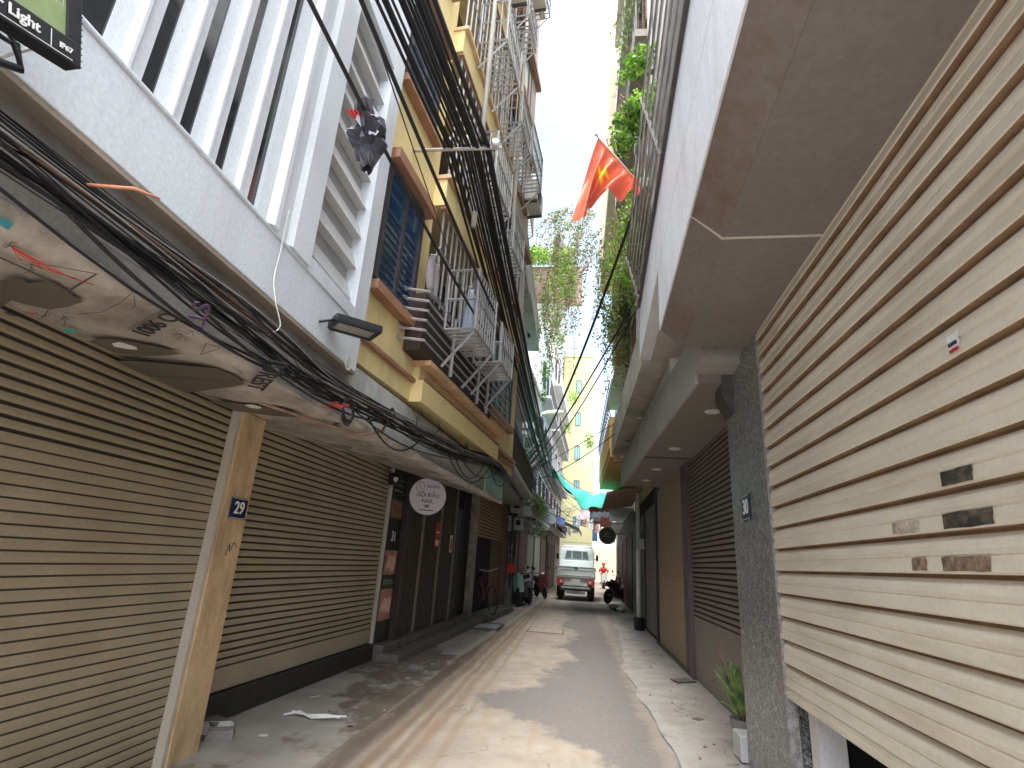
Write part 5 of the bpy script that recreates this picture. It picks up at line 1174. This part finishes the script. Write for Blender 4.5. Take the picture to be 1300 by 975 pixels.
# cab: rear wall with a three pane window
m = MB(); w2 = W-.02
m.prism([(-w2, 1.0), (w2, 1.0), (w2, 2.1), (w2-.10, 2.32), (w2-.28, 2.38), (-w2+.28, 2.38), (-w2+.10, 2.32), (-w2, 2.1)], lambda x, z: (x, 2.5, z), lambda x, z: (x*.97, 4.1, z-(.1 if z > 2 else 0)))
cab = m.build('cab', truckw, tk, bevel=.02)
m = MB(); m.prism([(-.60, 1.72), (.60, 1.72), (.50, 2.16), (-.50, 2.16)], lambda x, z: (x, 2.46, z), lambda x, z: (x, 2.499, z)); wf = m.build('rear_window', mat('window_rubber', (.45, .5, .5), .4), cab, bevel=.01)
for x0, x1, x2, x3 in ((-.55, -.27, -.27, -.47), (-.22, .22, .22, -.22), (.27, .55, .47, .27)):
    m = MB(); m.prism([(x0, 1.77), (x1, 1.77), (x2, 2.11), (x3, 2.11)], lambda x, z: (x, 2.44, z), lambda x, z: (x, 2.459, z)); m.build('pane', glass('truck_glass', (.08, .12, .13), .1), wf)
m = MB()
for x in (-.78, .78): m.tube([(x, 2.38, 1.38), (x, 2.38, 2.2)], .02, 6)
m.tube([(-.78, 2.38, 2.2), (.78, 2.38, 2.2)], .02, 6); m.tube([(-.78, 2.38, 1.66), (.78, 2.38, 1.66)], .02, 6); m.build('guard_frame', truckw, tk)
tb('rear_panel', truckw, (-W+.03, W-.03, .06, .1, .62, .93))
tb('chassis', steeldk, (-.45, .45, .15, 4.0, .38, .6), (-.7, .7, .2, .3, .4, .62))
tb('bumper', mat('silver_bumper', (.5, .5, .5), .4, .1, metal=.4), (-.62, .62, -.04, .04, .50, .58))
tb('lower_bar', mat('lilac_bar', (.45, .43, .5), .5, .1), (-.42, .42, .1, .16, .28, .40))
for s in (-1, 1):
    l = tb('tail_lamp', lampred, (s*.66-.15, s*.66+.15, -.03, .05, .68, .88)); tb('clear_lens', lampwh, (s*.62-.05, s*.62+.05, -.038, -.03, .72, .84), parent=l, bevel=0)
    tb('mud_flap', rubber, (s*.66-.16, s*.66+.16, .35, .37, .16, .60)); tb('reflector', lampred, (s*.62-.1, s*.62+.1, .02, .05, .60, .66))
pl_ = tb('number_plate', mat('plate_white', (.75, .72, .66), .5), (-.2, .2, -.025, -.01, .64, .88), bevel=.004)
for i, (x, y) in enumerate(((-.68, .75), (.68, .75), (-.68, 3.6), (.68, 3.6))):
    m = MB(); m.lathe([(.12, -.10), (.25, -.10), (.28, -.07), (.28, .07), (.25, .10), (.12, .10)], (x, y, .28), 24, 'x'); ty = m.build('wheel', rubber, tk)
    m = MB(); m.lathe([(.02, -.11), (.15, -.08), (.15, .08), (.02, .11)], (x, y, .28), 16, 'x'); m.build('rim', chrome, ty)
for s in (-1, 1):
    m = MB(); m.tube([(s*.80, 3.6, 1.75), (s*.98, 3.5, 1.85)], .015, 6); m.box(min(s*.92, s*1.04), max(s*.92, s*1.04), 3.46, 3.52, 1.72, 2.0); m.build('wing_mirror', blackpl, cab)
tk.location = (.04, 25.2, .0); tk.rotation_euler = (0, 0, R(-1))

# ------------------------------------------------------------------ motorbikes and bicycle
def motorbike(label, colr, seatc, loc, rz, lean=0, shield=None):
    e = empty('motorbike', (0, 0, 0), label, 'motorbike')
    for y in (-.62, .62):
        m = MB(); m.lathe([(.22, -.035), (.27, -.045), (.30, -.02), (.30, .02), (.27, .045), (.22, .035)], (0, y, .30), 24, 'x'); wl = m.build('wheel', rubber, e)
        m = MB(); m.lathe([(.22, -.02), (.23, 0), (.22, .02)], (0, y, .30), 20, 'x')
        for k in range(6): a = k*math.pi/3; m.tube([(0, y, .30), (0, y+.22*math.cos(a), .30+.22*math.sin(a))], .014, 4)
        m.build('rim', chrome, wl)
    m = MB()
    sec = [(-.85, .78, .05, .05), (-.6, .72, .10, .09), (-.3, .66, .12, .14), (0, .52, .13, .12), (.25, .50, .12, .12), (.42, .66, .14, .20), (.5, .88, .13, .16), (.52, 1.0, .07, .06)]
    P = [[(w_*math.cos(a), y+.0*math.sin(a), z+h_*math.sin(a)) for a in [k*math.pi/6 for k in range(13)]] for y, z, w_, h_ in sec]; m.grid(P); m.build('fairing', colr, e, smooth=True, recalc=True)
    m = MB(); P = [[(w_*math.cos(a), y, z+.05*math.sin(a)) for a in [k*math.pi/6 for k in range(13)]] for y, z, w_ in ((-.75, .86, .08), (-.5, .84, .13), (-.2, .80, .13), (.05, .76, .09))]; m.grid(P); m.build('seat', seatc, e, smooth=True)
    m = MB(); m.box(-.09, .09, -.25, .2, .25, .48); m.tube([(.14, .0, .28), (.16, -.5, .32), (.16, -.85, .38)], [.02, .04, .045], 8); m.build('engine', steeldk, e)
    m = MB()
    for s in (-1, 1): m.tube([(s*.07, .62, .30), (s*.06, .48, .85)], .02, 6)
    m.tube([(-.34, .36, 1.02), (-.2, .42, 1.05), (0, .45, 1.0), (.2, .42, 1.05), (.34, .36, 1.02)], .015, 6); m.build('handlebar', steeldk, e)
    m = MB(); m.tube([(0, .52, 1.0), (0, .60, .97)], [.08, .055], 12); m.build('headlight', lampwh, e)
    m = MB(); m.tube([(0, -.88, .74), (0, -.93, .73)], [.05, .04], 8); m.build('tail_light', lampred, e)
    for s in (-1, 1):
        m = MB(); m.tube([(s*.25, .4, 1.04), (s*.3, .38, 1.2)], .008, 5); m.lathe([(.02, -.012), (.055, 0), (.02, .012)], (s*.32, .38, 1.24), 10, 'y'); m.build('mirror', blackpl, e)
    if shield:
        m = MB(); P = [[(x*(1-.3*abs(z-.7)), .56+.06*(1-abs(x)*5), z) for x in (-.2, -.1, 0, .1, .2)] for z in (.45, .6, .75, .9, 1.0)]; m.grid(P); m.build('leg_shield', shield, e, smooth=True, recalc=False)
    e.location = loc; e.rotation_euler = (0, R(lean), R(rz)); return e
mb_teal = mat('mint_bike_paint', (.30, .50, .45), .35, .05); mb_dark = mat('black_bike_paint', (.03, .03, .035), .3, .05); mb_red = mat('dark_red_bike_paint', (.20, .03, .035), .4, .05); mb_wh = mat('white_bike_paint', (.7, .7, .72), .35, .05)
purp = mat('lilac_cover', (.45, .35, .6), .6, .05)
motorbike('black motorbike with a mint leg shield parked beyond the cable pole', mb_dark, purp, (-1.72, 20.4, .02), 168, 7, mb_teal)
motorbike('black motorbike tucked behind the mint shielded one at left', mb_dark, blackpl, (-1.85, 22.0, .02), 190, 6, mb_dark)
motorbike('dark red motorbike parked against the dull red shutter at left', mb_red, blackpl, (-1.45, 25.5, .02), 200, 7, mb_red)
motorbike('grey and black motorbike parked on the right, nose towards the wall', mb_dark, blackpl, (1.78, 25.2, .02), -40, 7, mat('grey_bike_paint', (.3, .33, .33), .35))
motorbike('maroon motorbike parked farther up than the grey one on the right', mb_red, blackpl, (1.95, 29.5, .02), -20, 7, mb_red)
bc = empty('bicycle', (0, 0, 0), 'old bicycle with a bright handlebar standing in the dark shop doorway at left', 'bicycle')
for y in (-.52, .52):
    m = MB(); m.tube([(0, y+.32*math.cos(k*math.pi/14), .33+.32*math.sin(k*math.pi/14)) for k in range(29)], .016, 6); wl = m.build('wheel', rubber, bc)
    m = MB()
    for k in range(12): a = k*math.pi/6; m.tube([(0, y, .33), (0, y+.31*math.cos(a), .33+.31*math.sin(a))], .002, 3)
    m.build('spokes', chrome, wl)
m = MB()
for a, b in (((0, -.52, .33), (0, -.05, .30)), ((0, -.05, .30), (0, -.2, .85)), ((0, -.2, .8), (0, .38, .82)), ((0, .38, .82), (0, -.05, .30)), ((0, -.52, .33), (0, -.18, .75)), ((0, .52, .33), (0, .36, .95))): m.tube([a, b], .014, 6)
m.build('frame', mat('bike_frame_paint', (.3, .07, .08), .5), bc)
m = MB(); m.tube(smooth([(-.28, .12, 1.0), (-.25, .3, 1.06), (0, .36, 1.0), (.25, .3, 1.06), (.28, .12, 1.0)]), .011, 6); m.build('handlebar', chrome, bc, smooth=True)
m = MB(); m.tube([(0, -.34, .88), (0, -.2, .89), (0, -.06, .87)], [.08, .06, .025], 8); m.build('saddle', blackpl, bc)
bc.location = (-2.22, 14.6, .19); bc.rotation_euler = (0, R(6), R(-150))

# ------------------------------------------------------------------ rider far down the lane
def skin(name, J, E_, m_, parent, sub=1):
    me = bpy.data.meshes.new(name); keys = list(J); me.from_pydata([J[k][:3] for k in keys], [(keys.index(a), keys.index(b)) for a, b in E_], []); me.materials.append(m_)
    o = bpy.data.objects.new(name, me); COL.objects.link(o); o.parent = parent
    md = o.modifiers.new('skin', 'SKIN'); md.use_smooth_shade = True
    for i, k in enumerate(keys):
        r = J[k][3]; me.skin_vertices[0].data[i].radius = (r, r)
    me.skin_vertices[0].data[0].use_root = True
    s = o.modifiers.new('sub', 'SUBSURF'); s.levels = sub; s.render_levels = sub
    ORG[o] = V(0, 0, 0); return o
rm = motorbike('red and white motorbike ridden towards the camera at the far end of the lane', red, blackpl, (2.05, 42, .0), 182, 0, mb_wh)
rd = empty('person', (0, 0, 0), 'rider in a red jacket and helmet sitting on the far red motorbike', 'person')
J = {'pel': (0, 0, .90, .13), 'wai': (0, .02, 1.05, .12), 'che': (0, .04, 1.28, .15), 'nek': (0, .06, 1.45, .055), 'hea': (0, .08, 1.60, .10), 'top': (0, .08, 1.70, .075)}
E_ = [('pel', 'wai'), ('wai', 'che'), ('che', 'nek'), ('nek', 'hea'), ('hea', 'top')]
JA = {}; EA = []; JL = {}; EL = []
for s, n_ in ((-1, 'l'), (1, 'r')):
    J.update({n_+'sh': (s*.18, .05, 1.38, .065), n_+'el': (s*.28, .20, 1.15, .045), n_+'wr': (s*.28, .38, 1.06, .03), n_+'ha': (s*.28, .42, 1.05, .035), n_+'hi': (s*.10, .02, .88, .10), n_+'kn': (s*.16, .40, .80, .065), n_+'an': (s*.15, .28, .38, .04), n_+'to': (s*.15, .42, .33, .035)})
    E_ += [('che', n_+'sh'), (n_+'sh', n_+'el'), (n_+'el', n_+'wr'), (n_+'wr', n_+'ha'), ('pel', n_+'hi'), (n_+'hi', n_+'kn'), (n_+'kn', n_+'an'), (n_+'an', n_+'to')]
    for q in range(5):
        J[n_+'f%d' % q] = (s*(.25+.02*q), .45, 1.04-.01*q, .010); J[n_+'g%d' % q] = (s*(.25+.02*q), .46, 1.0, .008); E_ += [(n_+'ha', n_+'f%d' % q), (n_+'f%d' % q, n_+'g%d' % q)]
skin('body', J, E_, skinm, rd)
up_ = ['pel', 'wai', 'che']; JJ = {k: (*J[k][:3], J[k][3]+.025) for k in up_}; EE = [('pel', 'wai'), ('wai', 'che')]
for n_ in 'lr':
    for k in ('sh', 'el', 'wr'): JJ[n_+k] = (*J[n_+k][:3], J[n_+k][3]+.018)
    EE += [('che', n_+'sh'), (n_+'sh', n_+'el'), (n_+'el', n_+'wr')]
skin('jacket', JJ, EE, red, rd)
JJ = {'pel': (*J['pel'][:3], .15)}; EE = []
for n_ in 'lr':
    for k in ('hi', 'kn', 'an'): JJ[n_+k] = (*J[n_+k][:3], J[n_+k][3]+.02)
    EE += [('pel', n_+'hi'), (n_+'hi', n_+'kn'), (n_+'kn', n_+'an')]
skin('trousers', JJ, EE, mat('dark_trousers', (.03, .03, .05), .8), rd)
m = MB(); m.lathe([(.14, -.02), (.145, .05), (.13, .12), (.08, .17), (.01, .185)], (0, .06, 1.62), 16); m.build('helmet', mat('orange_helmet', (.7, .2, .05), .3), rd, smooth=True)
m = MB()
for s in (-1, 1): m.lathe([(.004, -.01), (.014, 0), (.004, .01)], (s*.035, .185, 1.61), 8, 'y')
m.build('eyes', dark, rd)
m = MB(); m.tube([(0, .18, 1.61), (0, .205, 1.575), (0, .18, 1.565)], [.01, .014, .008], 6); m.tube([(-.03, .178, 1.535), (0, .185, 1.532), (.03, .178, 1.535)], .006, 5); m.build('nose_and_mouth', skinm, rd)
rd.location = (2.05, 42, .02); rd.rotation_euler = (0, 0, R(182))

# ------------------------------------------------------------------ small things on the ground
def slab(name, label, cat, loc, sx, sy, sz, rz, mt, tilt=0):
    m = MB(); rnd = random.Random(int(abs(loc[0]*100+loc[1]*10)))
    m.add([(x*sx/2*(1+rnd.uniform(-.15, .15)), y*sy/2*(1+rnd.uniform(-.15, .15)), z*sz) for z in (0, 1) for x, y in ((-1, -1), (1, -1), (1, 1), (-1, 1))], [(0, 3, 2, 1), (4, 5, 6, 7), (0, 1, 5, 4), (1, 2, 6, 5), (2, 3, 7, 6), (3, 0, 4, 7)])
    o = m.build(name, mt, org=(0, 0, 0), bevel=.004); o.location = loc; o.rotation_euler = (R(tilt), 0, R(rz)); return tag(o, label, cat)
slab('broken_tile', 'broken pale tile leaning at the foot of the cream pillar', 'tile', (-2.78, 4.62, .03), .22, .16, .02, 10, palefascia, 50)
slab('broken_brick', 'broken grey brick lying behind the cream pillar', 'brick', (-2.68, 4.55, .02), .2, .12, .07, 30, greyconc)
slab('broken_brick', 'dark brick chunk next to the wall, just past the cream pillar', 'brick', (-2.85, 4.72, .02), .16, .2, .08, 70, stepgrey)
m = MB(); rnd = random.Random(3)
for k in range(3):
    pts = [(-2.55+.05*k+i*.09, 5.28+.03*math.sin(i*1.3+k)+.03*k, .03+.02*abs(math.sin(i+k))) for i in range(6)]; m.tube(pts, .010, 5)
tag(m.build('plastic_strip', whitepl), 'crumpled white plastic strip on the left pavement in front of the slatted shutter', 'litter')
slab('paper_scrap', 'small white paper scrap near the cream pillar', 'litter', (-2.42, 4.72, .02), .07, .05, .006, 20, whitepl)
slab('paper_scrap', 'thin white paper scrap by the dark base step', 'litter', (-2.6, 6.0, .02), .14, .015, .006, 60, whitepl)
slab('paper_scrap', 'white scrap on the lane close to the camera at right', 'litter', (.45, 4.35, .003), .02, .09, .005, 10, whitepl)
slab('paper_scrap', 'second thin scrap beside the white one on the lane', 'litter', (.49, 4.36, .003), .012, .09, .005, 14, whitepl)
random.seed(13)
for k in range(14):
    x, y = random.choice((random.uniform(-2.6, -1.9), random.uniform(.95, 1.4))), random.uniform(4.6, 12)
    slab('litter_scrap', 'one of the small paper and leaf scraps lying about on the pavements', 'litter', (x, y, .02), random.uniform(.02, .07), random.uniform(.02, .05), .004, random.uniform(0, 180), (whitepl, woodm, greyconc)[k % 3])
    COL.objects[-1]['group'] = 'scraps on the pavements'
slab('leaf_litter', 'dark scrap on the right pavement before the tan door', 'litter', (1.3, 6.6, .02), .10, .08, .01, 40, woodm)
slab('broken_board', 'small grey board lying by the threshold of the tan door', 'board', (1.52, 8.6, .03), .3, .2, .02, 30, stepgrey)
random.seed(61)
for k in range(26):
    right_ = k % 3 != 0; x = random.uniform(.9, 1.5) if right_ else random.uniform(-2.6, -1.7); y = random.uniform(4.4, 13)
    m = MB(); m.lathe([(.002, 0), (random.uniform(.01, .025), .006), (.004, random.uniform(.012, .02))], (x, y, .016 if right_ else .016), 6); tag(m.build('pebble', greyconc if k % 2 else woodm), 'one of the little stones scattered on the %s pavement' % ('right' if right_ else 'left'), 'stone', 'stones on the %s pavement' % ('right' if right_ else 'left'))
for s, rz in ((0, 20), (.13, 35)):
    e = empty('slipper', (0, 0, 0), 'red slipper on the left pavement, the %s of the pair' % ('nearer' if s == 0 else 'farther'), 'slipper')
    m = MB(); m.prism([(-.04, -.12), (.04, -.12), (.05, .05), (.03, .13), (-.03, .13), (-.05, .05)], lambda x, y: (x, y, 0), lambda x, y: (x, y, .02)); m.build('sole', mat('red_rubber', (.5, .06, .05), .6), e)
    m = MB(); m.tube([(-.045, .02, .015), (0, .03, .06), (.045, .02, .015)], .012, 5); m.build('strap', mat('red_rubber', (.5, .06, .05), .6), e)
    e.location = (-2.40+s, 11.9+s*1.2, .02); e.rotation_euler = (0, 0, R(rz))
gt = empty('drain_grate', (-1.95, 13.2, .02), 'iron drain grate lying in the left pavement near the red slippers', 'drain grate')
m = MB(); m.box(-2.3, -1.6, 12.6, 12.68, .012, .05); m.box(-2.3, -1.6, 13.72, 13.8, .012, .05); m.box(-2.3, -2.24, 12.68, 13.72, .012, .05); m.box(-1.66, -1.6, 12.68, 13.72, .012, .05); m.build('frame', steeldk, gt)
m = MB()
for k in range(7): m.box(-2.24, -1.66, 12.76+k*.14, 12.81+k*.14, .014, .045)
m.build('bars', steel, gt)
mh = empty('manhole_cover', (-.62, 13.6, .004), 'square cement manhole cover set flat in the middle of the lane', 'manhole cover')
m = MB(); m.box(-1.0, -.25, 13.1, 14.1, .004, .010); m.build('lid', mat('cover_cement', (.36, .30, .25), .9, .2, 4, .3), mh)
m = MB(); m.box(-1.03, -1.0, 13.07, 14.13, .004, .011); m.box(-.25, -.22, 13.07, 14.13, .004, .011); m.box(-1.0, -.25, 13.07, 13.1, .004, .011); m.box(-1.0, -.25, 14.1, 14.13, .004, .011); m.build('rim', mat('dark_rim_iron', (.16, .13, .11), .8), mh)  # dark iron frame round the lid
e = empty('rubbish_heap', (1.6, 21.5, .02), 'low heap of rags and bags by the right hand wall', 'rubbish')
random.seed(9)
for k in range(7):
    x, y = 1.55+random.uniform(-.25, .2), 21.3+random.uniform(-.6, .6); m = MB(); P = []
    for i in range(6):
        t = i/5; r = .16*math.sin(math.pi*(.15+.8*t))*random.uniform(.8, 1.2); P.append([(x+r*math.cos(a)*random.uniform(.8, 1.2), y+r*math.sin(a)*1.3, .02+.16*t) for a in [q*math.pi/5 for q in range(10)]]); P[-1].append(P[-1][0])
    m.grid(P); m.build('bag', [blackpl, mat('brown_rag', (.16, .10, .08), .8), whitepl, greyconc][k % 4], e, recalc=False)
e = empty('bucket', (1.62, 15.1, .02), 'black bucket standing by the white corner pipe', 'bucket')
m = MB(); m.lathe([(.12, 0), (.16, .28), (.165, .29), (.15, .29), (.11, .02)], (1.62, 15.0, .02), 16); m.build('body', blackpl, e)
m = MB(); m.tube([(1.62+.16*math.cos(a), 15.0, .3+.1*math.sin(a)) for a in [q*math.pi/8 for q in range(9)]], .006, 5); m.build('handle', steel, e)
e = empty('wall_gas_box', (1.7, 14.7, 1.8), 'small grey meter box with a pipe on the gate house corner', 'meter box')
m = MB(); m.box(1.55, 1.75, 14.75, 14.95, 1.95, 2.2); m.build('casing', meterm, e, bevel=.01)
m = MB(); m.tube([(1.65, 14.85, 1.95), (1.65, 14.85, 1.0)], .015, 6); m.build('pipe', steel, e)
# tangled wires and hanging boards in the far half of the lane
random.seed(88)
for k in range(16):
    a = (random.uniform(-1.9, -1.2), random.uniform(21, 34), random.uniform(3.4, 6.2)); b = (random.uniform(-.6, 1.9), a[1]+random.uniform(1, 8), random.uniform(3.4, 5.6))
    cable(sag(a, b, random.uniform(.2, .7), 9, .02), random.uniform(.009, .018), cablem, 'one of the loose wires slung across the lane beyond the teal net', 'wires beyond the teal net', n=4)
for k, (x, y, z, w_, h_, c) in enumerate(((-1.25, 27, 3.3, .5, .7, (.62, .62, .66)), (1.5, 29, 3.4, .55, .5, (.6, .2, .14)), (-.9, 33, 3.7, .5, .4, (.15, .25, .5)), (1.5, 34, 3.9, .7, .45, (.62, .6, .5)), (.9, 39, 4.4, .8, .5, (.25, .45, .4)))):
    m = MB(); m.box(x-w_/2, x+w_/2, y, y+.06, z, z+h_); o = m.build('hanging_board', mat('board_%s' % 'abcde'[k], c, .6, .15, 4, 0), bevel=.01)
    tag(o, ['pale board hanging on the left over the parked bikes', 'reddish board hanging on the right past the round sign', 'blue board hanging on the left above the truck', 'cream board hanging on the right above the rider', 'green board hanging farthest off over the rider'][k], 'sign board')
    m = MB(); m.bar((x, y+.03, z+h_), (x+(.6 if x > 0 else -.6), y+.03, z+h_+.12), .03); m.build('arm', steeldk, o)
for k in range(6):
    y = 20.4+k*2.1; m = MB(); x = -2.2+(y-19)*.03
    m.box(x+.0, x+.62, y, y+.8, 3.0+.4*(k % 3), 3.42+.4*(k % 3)); tag(m.build('service_box', (meterm, greyconc, rustst)[k % 3], bevel=.02), ['grey service box nearest the pole on the left fronts', 'cement coloured box second along the left fronts', 'rusty box third along the left fronts', 'grey service box fourth along the left fronts', 'cement coloured box fifth along the left fronts', 'rusty box farthest along the left fronts'][k], 'box')
# ------------------------------------------------------------------ light
w = bpy.data.worlds.new('World'); S.world = w; w.use_nodes = True; nt = w.node_tree
sk = nt.nodes.new('ShaderNodeTexSky'); sk.sky_type = 'NISHITA'; sk.sun_disc = False
SUN_EL, SUN_AZ = 70, 190      # azimuth clockwise from +Y (north)
sk.sun_elevation = R(SUN_EL); sk.sun_rotation = R(SUN_AZ); sk.air_density = 1.0; sk.dust_density = 6.0; sk.ozone_density = 1.0; sk.altitude = 0
bg = nt.nodes['Background']; bg.inputs[1].default_value = .15
# unseen bright cloud added round the sun to light the lane, clearer pale sky with thin wisps lower down to the north
def wn(t_): return nt.nodes.new(t_)
tcw = wn('ShaderNodeTexCoord'); cn = wn('ShaderNodeTexNoise'); cn.inputs['Scale'].default_value = 2.2; cn.inputs['Detail'].default_value = 7
nt.links.new(tcw.outputs['Generated'], cn.inputs[0])
wr = wn('ShaderNodeMapRange'); wr.inputs[1].default_value = .40; wr.inputs[2].default_value = .68; wr.inputs[3].default_value = .30; wr.inputs[4].default_value = .95
nt.links.new(cn.outputs[0], wr.inputs[0]); m1 = wn('ShaderNodeMix'); m1.data_type = 'RGBA'; nt.links.new(wr.outputs[0], m1.inputs[0]); nt.links.new(sk.outputs[0], m1.inputs[6]); m1.inputs[7].default_value = (1.02, 1.14, 1.2, 1)
sd = (math.sin(R(SUN_AZ))*math.cos(R(SUN_EL)), math.cos(R(SUN_AZ))*math.cos(R(SUN_EL)), math.sin(R(SUN_EL)))
dp = wn('ShaderNodeVectorMath'); dp.operation = 'DOT_PRODUCT'; nt.links.new(tcw.outputs['Generated'], dp.inputs[0]); dp.inputs[1].default_value = sd
ad_ = wn('ShaderNodeMath'); ad_.operation = 'MULTIPLY_ADD'; nt.links.new(cn.outputs[0], ad_.inputs[0]); ad_.inputs[1].default_value = .22; nt.links.new(dp.outputs['Value'], ad_.inputs[2])
mr_ = wn('ShaderNodeMapRange'); mr_.interpolation_type = 'SMOOTHSTEP'; mr_.inputs[1].default_value = .60; mr_.inputs[2].default_value = .86; nt.links.new(ad_.outputs[0], mr_.inputs[0])
m2 = wn('ShaderNodeMix'); m2.data_type = 'RGBA'; nt.links.new(mr_.outputs[0], m2.inputs[0]); nt.links.new(m1.outputs[2], m2.inputs[6]); m2.inputs[7].default_value = (8.6, 9.0, 9.3, 1)
nt.links.new(m2.outputs[2], bg.inputs[0])
sl = bpy.data.lights.new('sun', 'SUN'); sl.energy = 1.1; sl.angle = R(26); sl.color = (1, .965, .91)
so = bpy.data.objects.new('sun', sl); COL.objects.link(so)
d = Vector((math.sin(R(SUN_AZ))*math.cos(R(SUN_EL)), math.cos(R(SUN_AZ))*math.cos(R(SUN_EL)), math.sin(R(SUN_EL))))
so.rotation_euler = d.to_track_quat('Z', 'Y').to_euler(); so.location = (0, 0, 30)
S.view_settings.view_transform = 'Standard'; S.view_settings.look = 'None'; S.view_settings.gamma = 1; S.view_settings.exposure = 2.6
S.cycles.max_bounces = 8; S.cycles.diffuse_bounces = 5; S.cycles.glossy_bounces = 3; S.cycles.transparent_max_bounces = 8
